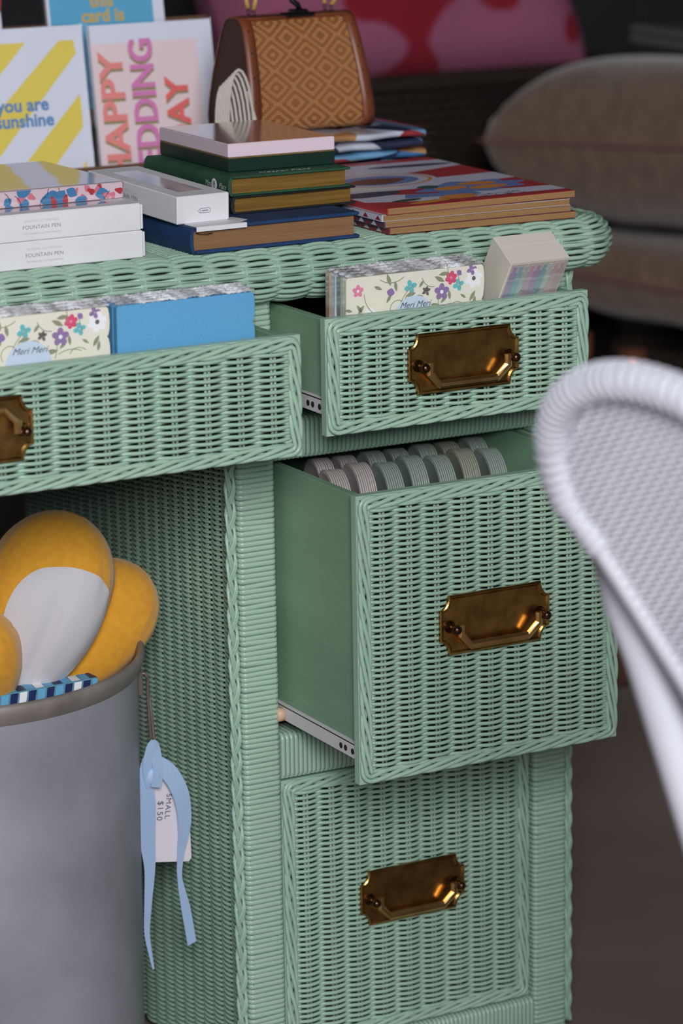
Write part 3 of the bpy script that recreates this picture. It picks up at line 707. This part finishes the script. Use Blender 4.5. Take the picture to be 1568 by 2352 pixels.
# ------------------------------------------------------------------ napkin packs standing in the drawers
CREAM = mat('napkin_cream', (240, 234, 214), .6, var=(236, 232, 218), vscale=20); NBL = mat('napkin_blue', (98, 170, 216), .6, bump=.3, bscale=700)
GRN = mat('print_sage', (146, 152, 122), .6); TEA = mat('print_teal', (108, 192, 198), .6); PUR = mat('print_purple', (150, 122, 172), .6); ROSE = mat('print_rose', (222, 84, 122), .6); PKL = mat('print_soft_pink', (232, 140, 168), .6); OWH = mat('print_white', (246, 246, 248), .6); GRB = mat('print_grey_brown', (110, 98, 96), .6); LBLU = mat('label_pale_blue', (206, 220, 238), .5); INK = mat('script_ink', (84, 88, 96), .5)
def outline(w, h):
    o = [(0, 0), (w, 0)]
    n = max(3, int(h/2.2)); 
    for i in range(n):
        for k in range(7):
            a = -PI/2+PI*k/6; o.append((w-.18+.22*math.cos(a), h*(i+.5)/n+(h/n/2)*math.sin(a)*.98))
    o += [(w-.3, h), (.15, h), (0, h-.2)]
    return o
def floral(t, w, h, y=-.012):
    m = MB(); T = h
    def fl(x, v, r, n, c, cen=None):
        m.mi = c; r *= .88
        for k in range(n): a = 2*PI*k/n+.3; blob(m, x+r*.6*math.cos(a), T-v+r*.6*math.sin(a), r*.52, r*.4, a, y-.0006*k)
        if cen is not None: m.mi = cen; blob(m, x, T-v, r*.25, r*.25, 0, y-.006)
    sx = w/13.2
    for (x, v, a, L, k) in ((1.7, 1.5, -1.6, 2.2, .5), (3.2, .4, -.7, 2.4, .55), (5.0, 2.8, 1.2, 2.2, -.25), (6.3, 1.5, -2.6, 2.6, .35), (7.2, .6, -1.4, 1.6, .9), (8.6, 3.6, 1.2, 1.6, .3), (9.7, 1.0, 1.5, 1.4, .2), (10.6, .5, -1.2, 1.3, -.2), (11.2, 3.2, 2.2, 1.6, 1.2), (4.3, 3.4, 2.4, 2.6, -1.4), (6.6, 3.2, 2.8, 2.0, -1.6), (8.9, 3.3, .6, 2.0, -.5)):
        m.mi = 0; line(m, curve(x*sx, T-v, a, L, k), .09, y)
    for (x, v, L, a) in ((1.1, 3.1, 1.1, .9), (1.5, 3.0, 1.0, 2.2), (.6, 2.8, .9, 2.9), (2.6, .9, 1.0, -.4), (4.2, 1.0, 1.3, 1.9), (4.6, .6, 1.1, -1.4), (5.6, 2.0, 1.2, .2), (6.0, 2.5, 1.1, -.5), (6.9, 1.4, .9, .9), (7.3, 2.1, 1.0, -2.0), (8.4, .6, 1.3, -.5), (8.8, .5, 1.2, .1), (9.0, 2.9, 1.1, .8), (9.9, 2.7, 1.0, 1.7), (10.9, 2.3, .8, -.6), (11.8, 3.0, 1.2, 1.0), (12.2, 3.4, 1.0, 1.4), (7.7, 3.1, 1.4, .1), (3.8, 2.4, 1.0, 1.0)):
        m.mi = 0; leaf(m, x*sx, T-v, L*.85, a, .17, y-.002)
    fl(1.1*sx, 1.15, .55, 5, 4, 5); fl(6.1*sx, 1.25, .62, 4, 1); fl(9.1*sx, 1.95, .75, 5, 2, 5); fl(10.0*sx, .85, .6, 6, 3, 4); fl(10.7*sx, 1.5, .55, 4, 1); fl(12.2*sx, 1.1, .85, 6, 5, 6); fl(12.0*sx, .35, .5, 4, 2); fl(2.3*sx, 3.3, .7, 6, 5, 6)
    m.mi = 2; leaf(m, 4.1*sx, T-1.9, .75, 1.3, .5, y-.003); leaf(m, 11.0*sx, T-.7, .6, 2.4, .4, y-.003); leaf(m, 3.4*sx, T-3.7, .7, 1.0, .4, y-.003)
    m.mi = 6
    for a in (.4, 1.3, 2.4, 3.6, 5.2): leaf(m, 7.6*sx, T-1.75, .45, a, .3, y-.003)
    m.build('floral_print', [GRN, TEA, PUR, ROSE, PKL, OWH, GRB], t)
    l = MB(); l.poly([(6.4*sx+1.95*math.cos(PI*2*i/36), y-.02, T-3.95+1.95*math.sin(PI*2*i/36)) for i in range(36)]); l.build('round_label', LBLU, t)
    text('Meri Meri', .72, INK, t, (6.5*sx, y-.03, T-2.98), FRONT, 'CENTER', .45)
def napkins(label, loc, w, h, th, body, prin=False, lean=0, grp='napkin packs in the drawers', rz=0):
    t = thing('napkin_pack', label, 'napkins', loc, deg(lean, 0, rz), grp)
    o = outline(w, h); n = len(o)
    b = MB().add([(x, 0, z) for x, z in o]+[(x, th, z) for x, z in o], [tuple(range(n)), tuple(range(2*n-1, n-1, -1))]+[(i, n+i, n+(i+1) % n, (i+1) % n) for i in range(n)])
    b.build('napkins', body, t)
    if prin: floral(t, w, h)
    MB().box((-.08, -.06, -.02), (w+.1, th+.02, h+.05), .05).build('wrapper', FILM, t)
    rn = random.Random(label)
    c = MB().grid(lambda u, v: (-.1+(w+.1)*u, -.06+(th+.08)*v, h+.04+.16*math.sin(PI*v)*(.6+.8*rn.random())+.1*rn.random()+.12*noise.noise((u*14, v*5, h))), 90, 9)
    c.build('crinkled_fold', CRINKLE, t, True); return t
for i, (c, nm) in enumerate(((CREAM, 'front cream floral napkin pack in the upper right drawer'), (mat('napkin_grey_green', (150, 160, 150), .6), 'grey green napkin pack behind the floral one, upper right drawer'), (mat('napkin_blue_stripe', (150, 176, 206), .6, var=(226, 226, 232), vscale=90, stretch=(1, 1, .3)), 'pale blue patterned napkin pack, third back in upper right drawer'), (mat('napkin_tan', (176, 140, 120), .6, var=(206, 190, 180), vscale=60), 'tan patterned napkin pack at the back of upper right drawer'))):
    napkins(nm, (2.95-.12*i, -7.1+.72*i, 65.55), 13.1, 8.75+.1*i, .66, c, i == 0, 2)
for i in range(3):
    napkins(('front cream floral napkin pack at the left of the wide drawer', 'second cream napkin pack in the wide drawer', 'rear cream napkin pack in the wide drawer')[i], (-33.2+.1*i, -11.05+.8*i, 65.5), 13.2, 9.35+.08*i, .74, CREAM, i == 0, 1.5)
for i in range(4):
    napkins(('front plain blue napkin pack in the wide drawer', 'second plain blue napkin pack in the wide drawer', 'third plain blue napkin pack in the wide drawer', 'rear plain blue napkin pack in the wide drawer')[i], (-19.35-.08*i, -11.05+.62*i, 65.5), 11.9, 9.3+.06*i, .56, NBL, False, 1.5)
# candle carton leaning in the upper right drawer
t = thing('candle_box', 'white carton of pastel striped candles leaning in the upper right drawer', 'box', (17.35, -4.0, 65.75), deg(33, 0, 0))
CB = mat('off_white_card', (222, 214, 200), .55)
MB().box((0, .02, 0), (5.75, 3.5, 10.4), .05).build('carton', CB, t)
MB().box((.05, .0, 10.4), (5.7, 2.1, 10.46)).box((.25, 2.2, 10.3), (5.6, 3.45, 10.42)).build('lid_flap', CB, t)
cs = [(196, 180, 214), (170, 204, 214), (206, 218, 214), (226, 190, 206), (200, 176, 208), (164, 198, 206), (212, 222, 214), (222, 196, 200), (214, 188, 188)]
for i, c in enumerate(cs):
    k = MB(); k.box((.25+.585*i, -.035, .2), (.25+.585*(i+1)-.03, .02, 9.4)); k.box((.25+.585*i+.12, -.035, 9.4), (.25+.585*(i+1)-.15, .02, 10.0)); k.build('candle', mat('candle_%d' % i, c, .45), t)
text('Meri Meri', .62, GREYT, t, (2.9, -.07, 7.0), FRONT, 'CENTER', .45)
MB().box((.1, -.1, .1), (5.65, -.05, 10.3)).build('window_film', FILM, t)

# scalloped paper plates in the deep drawer
def plate_mesh(m):
    R_ = 10; n = 168; o = [(R_*(.865+.135*abs(math.cos(4.5*2*PI*i/n))**.55)*math.cos(2*PI*i/n), R_*(.865+.135*abs(math.cos(4.5*2*PI*i/n))**.55)*math.sin(2*PI*i/n)) for i in range(n)]
    b = MB(); sc = [(1, 0), (.97, -.05), (.72, .25), (.66, .25)]
    vs = []; fs = []
    for f, d in sc: vs += [(d, x*f, z*f) for x, z in o]
    for k in range(3): fs += [(k*n+i, (k+1)*n+i, (k+1)*n+(i+1) % n, k*n+(i+1) % n) for i in range(n)]
    fs.append(tuple(3*n+i for i in range(n)))
    vs += [(d+.07, x*f, z*f) for f, d in sc[:1] for x, z in o]; fs += [(i, (i+1) % n, 4*n+(i+1) % n, 4*n+i) for i in range(n)]
    b.add(vs, fs); return b.mesh('plate', m, False)
PM = [plate_mesh(mat('plate_pinkish', (208, 198, 195), .5)), plate_mesh(mat('plate_sage_grey', (170, 184, 174), .5)), plate_mesh(mat('plate_olive_grey', (172, 176, 156), .5))]
ords = ['leftmost pack of pinkish white scalloped paper plates in the deep drawer', 'second pack of pinkish white scalloped plates, next to the grey ones', 'first pack of sage grey scalloped plates, next to the pinkish ones', 'second pack of sage grey scalloped plates from the pinkish ones', 'third pack of sage grey scalloped plates from the pinkish ones', 'olive grey pack of scalloped paper plates, second from the right', 'rightmost pack of sage grey scalloped plates in the deep drawer']
for i in range(7):
    pink = i < 2
    t = thing('paper_plate_pack', ords[i], 'plates', (4.6+2.55*i, 1.0, 47.3), (0, 0, math.radians(-13)), 'scalloped plate packs')
    me = PM[0] if pink else PM[2] if i == 5 else PM[1]
    for k in range(8): place(me, 'plate', t, (.19*k, 0, 0), (math.radians(-9+.6*(k % 3)-5*(i % 2)), 0, 0))

# ------------------------------------------------------------------ metal bin with cushion, cloth and tag
ZINC = mat('galvanised_metal', (166, 167, 176), .5, .12, var=(142, 142, 150), vscale=7, vdetail=8, bump=.12, bscale=30); ZIND = mat('dull_steel_rod', (126, 112, 106), .5, .5)
BX, BY = -25.4, 13.1
binr = thing('metal_bin', 'dull galvanised metal bin standing in the knee hole', 'bin', (BX, BY, 0))
MB().lathe([(.01, .3), (15.4, .3), (15.7, .2), (15.9, .6), (16.45, 40.2), (16.5, 40.6)], 96).build('body', ZINC, binr, True)
MB().lathe([(16.45, 40.0), (16.75, 40.4), (17.0, 41.1), (17.05, 41.6), (16.8, 41.9), (16.5, 41.8), (16.35, 41.3), (16.1, 40.2), (16.0, 36), (15.6, 1.0), (.01, .9)], 96).build('rim', mat('worn_rim_metal', (160, 152, 148), .5, .2, var=(112, 104, 100), vscale=14, vdetail=8), binr, True)
hd = MB(); hx, hy = -10.45-BX, 5.3-BY
hd.sweep([(hx-.35, hy+.2, 39.6), (hx+.05, hy-.1, 39.7), (hx+.4, hy, 39.3), (hx+.45, hy+.2, 38), (hx+.65, hy+.5, 35.5), (hx+.8, hy+.6, 33.2), (hx+1.0, hy+.6, 32.6), (hx+1.2, hy+.7, 33.2), (hx+1.0, hy+.8, 35.5), (hx+.75, hy+.8, 38.4)], .14, .14, 8, up=(0, 1, 0)); hd.build('bail_handle', ZIND, binr, True)
MB().box((hx-.5, hy-.15, 37.8), (hx-.1, hy+.5, 39.9), .08).build('handle_lug', ZIND, binr)
# ribbon and price tag
RIB = mat('pale_blue_ribbon', (170, 196, 232), .5, bump=.3, bscale=1200, sheen=.3)
def px(a, b, y=5.8): return (-9.95+(a-340)*.0418, y, 33.1-(b-1710)*.0408-(a-340)*.0068)
t = thing('price_tag', 'white handwritten price tag on a pale blue ribbon beside the bin', 'tag', px(340, 1710))
o_ = Vector(px(340, 1710))
def loc(a, b, y=5.8): return tuple(Vector(px(a, b, y))-o_)
tg = [loc(x, z, 6.1) for x, z in ((352, 1775), (385, 1775), (412, 1800), (432, 1870), (434, 1968), (428, 1976), (346, 1976), (338, 1970))]
n = len(tg); MB().add(tg+[(x, y+.04, z) for x, y, z in tg], [tuple(range(n-1, -1, -1)), tuple(range(n, 2*n))]+[(i, (i+1) % n, n+(i+1) % n, n+i) for i in range(n)]).build('tag_card', mat('tag_white', (222, 214, 222), .6), t)
DOWN = (PI/2, PI/2+.12, 0)
text('$150', .8, INK, t, loc(361, 1838, 6.05), DOWN, space=1.15); text('SMALL', .72, INK, t, loc(381, 1822, 6.05), DOWN, space=1.15); text('+ - 9', .6, INK, t, loc(417, 1895, 6.05), DOWN)
def rib(pts, wd, name, ys):
    P = [loc(a, b, y) for (a, b), y in zip(pts, ys)]
    Q = []
    for i in range(len(P)-1):
        for k in range(5):
            f = k/5; p0 = Vector(P[max(0, i-1)]); p1 = Vector(P[i]); p2 = Vector(P[i+1]); p3 = Vector(P[min(len(P)-1, i+2)])
            Q.append(.5*((2*p1)+(-p0+p2)*f+(2*p0-5*p1+4*p2-p3)*f*f+(-p0+3*p1-3*p2+p3)*f**3))
    Q.append(Vector(P[-1])); nw = len(wd)-1; W = []
    for i in range(len(Q)):
        q = nw*i/(len(Q)-1); j = min(nw-1, int(q)); W.append((wd[j]+(wd[j+1]-wd[j])*(q-j))*1.41)
    MB().sweep(Q, W, .03, 4, up=(.25, -1, .1), ph=PI/4).build(name, RIB, t)
rib([(340, 1740), (326, 1790), (329, 1850), (328, 1920), (332, 1985), (326, 2060), (322, 2130), (328, 2180), (334, 2216)], (.75, .92, .9, .85, .6, .42, .3, .18, .1), 'ribbon_tail', (5.6, 5.4, 5.4, 5.5, 5.6, 5.6, 5.7, 5.7, 5.7))
rib([(352, 1745), (385, 1775), (408, 1825), (414, 1890), (405, 1960), (400, 2010), (412, 2080), (424, 2160)], (.6, .85, .85, .7, .35, .25, .5, .5), 'ribbon_tail', (5.6, 5.5, 5.4, 5.5, 5.7, 5.6, 5.6, 5.6))
rib([(338, 1800), (330, 1755), (342, 1712), (352, 1722), (352, 1770), (345, 1800)], (.55, .55), 'ribbon_knot', (5.4, 5.2, 5.3, 5.5, 5.1, 5.0))
k = MB().ball(loc(345, 1778, 5.35), (.75, .35, .8), 14); k.build('ribbon_knot', RIB, t, True)
# patterned cloth board in the bin
t = thing('patterned_cloth', 'blue, navy and white patterned folded cloth at the front of the bin', 'textile', (-29.2, 3.4, 12), deg(-2, 0, 3))
MB().box((0, 0, 0), (14.6, 1.8, 28.1), .15).build('fold', mat('teal_cloth', (96, 146, 168), .7, bump=.3, bscale=500), t)
p = MB()
for i in range(17):
    p.mi = (1, 0, 2, 0, 1, 0)[i % 6]; x0 = .1+i*.85; p.poly([(x0, -.012, 26.2), (x0+.62, -.012, 26.2), (x0+1.0, -.012, 28.0), (x0+.3, -.012, 28.0)])
    p.mi = (0, 1, 2, 1)[i % 4]; x0 = .2+i*.85; p.poly([(x0, 0.05, 28.12), (x0+.8, .05, 28.12), (x0+1.1, 1.75, 28.12), (x0+.35, 1.75, 28.12)])
p.v = [(min(14.5, x), y, z) for x, y, z in p.v]
p.build('printed_stripes', [FL_N, mat('cloth_sky', (106, 176, 216), .6), OWH], t)
# stuffed flower cushion
MUST = mat('mustard_linen', (226, 160, 38), .85, var=(216, 150, 34), vscale=160, bump=.3, bscale=1400, sheen=.3); GLIN = mat('light_grey_linen', (206, 202, 206), .85, bump=.3, bscale=1400, sheen=.2)
cu = thing('flower_cushion', 'stuffed mustard yellow flower cushion with a light grey panel in the bin', 'cushion', (-21, 8, 37))
def petal(B, E, Wd, Th, name, grey=None, front=(-.46, -.85, .24), seam=False):
    B, E = Vector(B), Vector(E); ax = E-B; f = Vector(front); f = (f-f.dot(ax.normalized())*ax.normalized()).normalized(); sd = f.cross(ax).normalized()*-1
    def W(t): return (max(.001, math.sin(PI*min(1, t/.62)/2))**.9 if t < .62 else math.sqrt(max(.0005, 1-((t-.62)/.38)**2.4)))
    def P(t, ph, g=0):
        w_ = W(t); a, b = Wd*w_+g, Th*w_+g
        c, s_ = math.cos(ph), math.sin(ph)
        cr = 1-.10*math.exp(-((ph-PI/2+.25)/.13)**2)*math.sin(PI*min(1, t*1.2)) if grey else 1
        pk = 1+.022*math.sin(17*ph+2*math.sin(3*ph))*math.exp(-((t-.8)/.1)**2)+.008*math.sin(9*ph+6*t)
        q = B+ax*(t+.0)+sd*a*math.copysign(abs(c)**.85, c)*pk+f*b*math.copysign(abs(s_)**.85, s_)*cr
        return tuple(q-Vector((-21, 8, 37)))
    m = MB().grid(lambda u, v: P(.005+.99*v, 2*PI*u), 64, 40, cu=True); m.build(name, MUST, cu, True)
    if grey:
        (t0, t1, p0, p1) = grey
        def G(u, v):
            r_ = v; th = 2*PI*u
            tt = (t0+t1)/2+(t1-t0)/2*r_*math.sin(th); pp = (p0+p1)/2+(p1-p0)/2*r_*math.copysign(abs(math.cos(th))**.8, math.cos(th))*(1+.2*math.sin(th))
            return P(tt, pp, .07)
        MB().grid(G, 72, 22, cu=True).build('grey_panel', GLIN, cu, True)
    if seam:
        MB().sweep([P(.05+.9*i/30, seam, .0) for i in range(31)], .09, .09, 6, up=front).build('seam', MUST, cu, True)
petal((-22.6, 9.4, 35.4), (-14.6, 9.0, 53.6), 5.4, 4.2, 'petal', (.08, .80, PI*.03, PI*.62))
petal((-20.5, 11.2, 35.8), (-7.3, 11.4, 47.0), 4.6, 3.4, 'petal', None, seam=PI*.86)
petal((-24, 9, 35.5), (-25.6, 6.4, 47.2), 4.0, 3.2, 'petal')
petal((-24, 13, 37), (-26.5, 18, 52), 5.0, 3.6, 'petal')

# ------------------------------------------------------------------ white wicker chair, near the camera
CHW = mat('white_painted_wicker', (216, 216, 224), .5, var=(206, 206, 216), vscale=12)
ch = thing('wicker_chair', 'white painted wicker chair with rolled rim and slanting leg, nearest the camera', 'chair', (0, -90, 0))
O = Vector((0, -90, 0))
rimp = [(-21.01, -78.19, 73.27), (-21.8, -78.14, 75.19), (-22.45, -78.69, 77.2), (-22.89, -79.93, 79.14), (-22.97, -81.75, 80.61), (-22.75, -83.79, 81.49), (-22.3, -85.96, 81.88), (-21.68, -88.04, 81.79), (-20.97, -89.96, 81.36), (-19.6, -92.9, 80.1), (-17.9, -95.6, 77.8), (-16.0, -97.6, 74.5), (-14.2, -98.5, 70.6), (-12.6, -98.2, 66.5), (-11.5, -96.6, 62.6), (-11.0, -93.6, 59.3), (-11.2, -90.4, 57.6), (-12.1, -87.2, 57.4), (-13.3, -84.6, 58.8), (-14.6, -83.0, 60.8), (-15.73, -82.24, 62.96), (-17.79, -80.75, 67.05), (-19.65, -79.37, 70.71)]
def spline(P, m, closed=True):
    out = []; N = len(P); P = [Vector(p) for p in P]
    for i in range(N):
        p0, p1, p2, p3 = P[i-1], P[i], P[(i+1) % N], P[(i+2) % N]
        for k in range(m):
            f = k/m; out.append(.5*((2*p1)+(-p0+p2)*f+(2*p0-5*p1+4*p2-p3)*f*f+(-p0+3*p1-3*p2+p3)*f**3))
    return out
rim = [p-O for p in spline(rimp, 12)]
cn = Vector((0.898, 0.252, 0.361)).normalized()
def rr_(i):
    f = (i/12) % 23
    return 1.12 if 1 <= f <= 15 else .85 if 17 <= f <= 22 else .85+.27*(1-min(abs(f-16), abs(f-23)*1 if f > 22 else 1))
rad = [1.12 if (i/12) < 15 else (.84 if 17 < (i/12) < 22 else 1.0) for i in range(len(rim))]
MB().sweep(rim, [r_*.93 for r_ in rad], [r_*.93 for r_ in rad], 14, True, tuple(cn)).build('rim', CHW, ch, True)
tor = MB().sweep([(math.cos(2*PI*i/18), 0, math.sin(2*PI*i/18)) for i in range(18)], .09, .28, 6, True, (0, 1, 0)).mesh('rim_wrap', CHW, True)
s = 0; last = -9
for i in range(len(rim)):
    a, b = rim[i-1], rim[(i+1) % len(rim)]; s += (rim[i]-rim[i-1]).length if i else 0
    if s-last < .56 or rad[i] < .9: continue
    last = s; tt = (b-a).normalized(); xx = cn.cross(tt).normalized(); zz = xx.cross(tt)
    # windings lie a little aslant
    q = Matrix((xx, tt, zz)).transposed() @ Matrix.Rotation(.22, 3, 'Z')
    o = place(tor, 'rim_wrap', ch); o.matrix_local = Matrix.Translation(rim[i]*S) @ q.to_4x4() @ Matrix.Diagonal((rad[i], 1, rad[i], 1))
# woven back: strands clipped to the rim outline
ux = (Vector((-21.68, -88.04, 81.79))-Vector((-22.89, -79.93, 79.14))).normalized(); uy = cn.cross(ux).normalized(); c0 = Vector((-17.5, -87.5, 70))-O
out2 = [((p-c0).dot(ux), (p-c0).dot(uy)) for p in rim]
ymin, ymax = min(p[1] for p in out2), max(p[1] for p in out2); m = MB(); row = 0; yy = ymin+.3
while yy < ymax:
    xs = []
    for i in range(len(out2)):
        (x1, y1), (x2, y2) = out2[i], out2[(i+1) % len(out2)]
        if (y1 <= yy) != (y2 <= yy): xs.append(x1+(yy-y1)/(y2-y1)*(x2-x1))
    if len(xs) >= 2:
        xa, xb = min(xs), max(xs); N = max(4, int((xb-xa)/.14)); P = []
        for k in range(N+1):
            x = xa+(xb-xa)*k/N; d = .2*math.cos(PI*(x/.6+row)); bul = -.3*max(0, 1-((x)/9)**2)
            P.append(c0+ux*x+uy*yy+cn*(d-bul))
        m.sweep(P, .17, .17, 5, up=tuple(cn))
    yy += .36; row += 1
m.build('woven_back', CHW, ch, True)['kind'] = 'stuff'
leg = [(-17.35, -76.26, 69.39), (-16.48, -77.06, 66.12), (-15.45, -77.89, 63.04), (-12.86, -80.00, 52.11), (-6.43, -85.24, 25.00), (-0.50, -90.07, 0.00)]
P = [Vector(p)-O for p in leg]; MB().sweep(P, [.9, 1.25, 1.4, 1.35, 1.25, 1.15], None, 14, up=(0, 1, 0)).build('leg', CHW, ch, True)
for (a, b) in (((-11.6, -96.5, 62.5), (6, -122, 0)), ((15, -87, 39), (24, -82, 0)), ((15, -109, 39), (24, -116, 0))):
    MB().sweep([Vector(a)-O, Vector(b)-O], 1.2, None, 12, up=(0, 1, 0)).build('leg', CHW, ch, True)
st = MB(); st.M = Matrix.Translation(Vector((4, -98, 39.5))-O)
st.grid(lambda u, v: ((17+1.6*math.cos(2*PI*v))*math.cos(2*PI*u), (17+1.6*math.cos(2*PI*v))*math.sin(2*PI*u), 1.6*math.sin(2*PI*v)), 48, 12, True, True); st.build('seat_ring', CHW, ch, True)
st = MB(); st.M = Matrix.Translation(Vector((4, -98, 39.5))-O); st.lathe([(.01, .9), (16, .7), (16, .1), (.01, .3)], 48); st.build('seat', CHW, ch, True)

# ------------------------------------------------------------------ behind the desk
BASK = mat('dark_brown_wicker', (50, 37, 28), .7, var=(36, 27, 21), vscale=12)
def basket(label, cx, cy, z0, wx, wy, h, rz=0, pitch=1.5):
    t = thing('wicker_basket', label, 'basket', (cx, cy, z0), (0, 0, rz)); m = MB()
    for i in range(int(h/pitch)):
        path = rrect(-wx/2, -wy/2, wx/2, wy/2, 5, 4); pts = []
        for q in range(len(path)):
            a, b = Vector(path[q]), Vector(path[(q+1) % len(path)]); n = max(1, int((b-a).length/1.4))
            for k in range(n): pts.append(a+(b-a)*k/n)
        m.sweep([(p.x*(1+.02*math.cos(PI*(k+i))), p.y*(1+.02*math.cos(PI*(k+i))), .8+i*pitch) for k, p in enumerate(pts)], .75, .75, 5, True)
    m.build('woven_wall', BASK, t, True)['kind'] = 'stuff'
    MB().sweep([(x, y, h) for x, y in rrect(-wx/2-.6, -wy/2-.6, wx/2+.6, wy/2+.6, 5, 6)], 1.6, 1.6, 8, True).build('rim', BASK, t, True)
    MB().box((-wx/2+1, -wy/2+1, .2), (wx/2-1, wy/2-1, .9)).build('base', BASK, t); return t
basket('large dark brown wicker basket under the red cushion', 128, 210, 0, 66, 44, 66)
basket('dark brown wicker basket at right beneath the tan cushions', 166, 146, 0, 44, 40, 27, .2)
def cushion(name, label, loc_, rot, wx, wy, th, m, pipe=None, seed=0, cat='cushion'):
    t = thing(name, label, cat, loc_, rot)
    def f(sg):
        def g(u, v):
            x, y = 2*u-1, 2*v-1; k = ((1-x**4)*(1-y**4)); zz = max(0, k)**.42
            e = 1-.07*(1-abs(x)**3)*abs(y)**4 ; e2 = 1-.07*(1-abs(y)**3)*abs(x)**4
            return (x*wx/2*e2, y*wy/2*e, sg*th/2*zz*(1+.08*noise.noise((x*2+seed, y*2, sg)))) 
        return g
    b = MB().grid(f(1), 40, 40); b.grid(lambda u, v: f(-1)(1-u, v), 40, 40); b.build('cover', m, t, True)
    if pipe:
        P = [f(0)(a, b_) for a, b_ in [(i/24, 0) for i in range(24)]+[(1, i/24) for i in range(24)]+[(1-i/24, 1) for i in range(24)]+[(0, 1-i/24) for i in range(24)]]
        MB().sweep(P, .45, .45, 6, True).build('piping', pipe, t, True)
    return t
TAN = mat('tan_wool', (132, 106, 85), .95, var=(114, 91, 72), vscale=40, bump=.6, bscale=300, sheen=.5); TPIPE = mat('pink_brown_piping', (138, 96, 90), .8)
cushion('wool_cushion', 'plump tan wool cushion with pinkish piping, top of the pile', (152, 148, 59.5), deg(-3, 3, 14), 54, 50, 25, TAN, TPIPE, 1)
cushion('wool_cushion', 'tan wool cushion sagging under the top tan cushion', (158, 150, 38), deg(1, 4, 14), 50, 46, 14, TAN, TPIPE, 2)
t = thing('folded_textile', 'dark grey folded textile lying on the top tan cushion', 'textile', (140, 132, 73.0), deg(3, 4, 10))
for i in range(2): MB().box((0, 0, i*1.4), (26, 20, i*1.4+1.3), .5).build('fold', mat('slate_cloth', (86, 92, 88), .9, bump=.5, bscale=300), t)
def heart_mat():
    m = bpy.data.materials.new('red_pink_knit'); m.use_nodes = True; nt = m.node_tree; pb = nt.nodes['Principled BSDF']; L = nt.links.new
    tc = nt.nodes.new('ShaderNodeTexCoord'); n = nt.nodes.new('ShaderNodeTexNoise'); n.inputs['Scale'].default_value = 8; n.inputs['Detail'].default_value = 0
    r = nt.nodes.new('ShaderNodeValToRGB'); r.color_ramp.elements[0].position = .485; r.color_ramp.elements[1].position = .51
    r.color_ramp.elements[0].color = lin((156, 30, 50)); r.color_ramp.elements[1].color = lin((176, 98, 130))
    L(tc.outputs['Object'], n.inputs[0]); L(n.outputs[0], r.inputs[0]); L(r.outputs[0], pb.inputs['Base Color']); pb.inputs['Roughness'].default_value = .95; return m
cushion('knit_cushion', 'red and pink knitted cushion lying in the dark basket', (127, 207, 79.5), deg(58, 0, 3), 66, 40, 26, heart_mat(), None, 5)
AMB = mat('amber_glass', (140, 66, 30), .15, coat=1)
for i, (x, y, h, r_) in enumerate(((103, 112, 40, 4.2), (114, 116, 36, 4.6))):
    t = thing('amber_bottle', ('tall amber bottle on the floor behind the desk', 'stout amber bottle on the floor behind the desk')[i], 'bottle', (x, y, 0))
    MB().lathe([(.01, 0), (r_, 0), (r_*1.05, 1), (r_*1.05, h*.68), (r_*.8, h*.78), (r_*.35, h*.84), (r_*.33, h*.97)], 24).build('glass', AMB, t, True); MB().lathe([(r_*.4, h*.95), (r_*.4, h+1), (.01, h+1)], 20).build('cap', mat('copper_cap', (170, 110, 80), .3, .7), t, True)
t = thing('gift_bow', 'pink fabric bow on the floor pile behind the white chair', 'bow', (104, 96, 26))
for sx in (-1, 1): MB().ball((sx*3.2, 0, 2.4), (3.2, 1.6, 2.2), 14).build('loop', mat('dusty_pink_cloth', (206, 140, 140), .8), t, True)
MB().ball((0, 0, 2.4), 1.1, 10).build('knot', MATS['dusty_pink_cloth'], t, True)
tag(MB().box((0, 0, 0), (24, 20, 25.9), .6).build('storage_crate', mat('brown_crate_wood', (92, 60, 44), .7, var=(74, 48, 36), vscale=14), None, False, (92, 88, 0)), 'low brown wooden crate behind the desk holding a pink bow', 'crate')
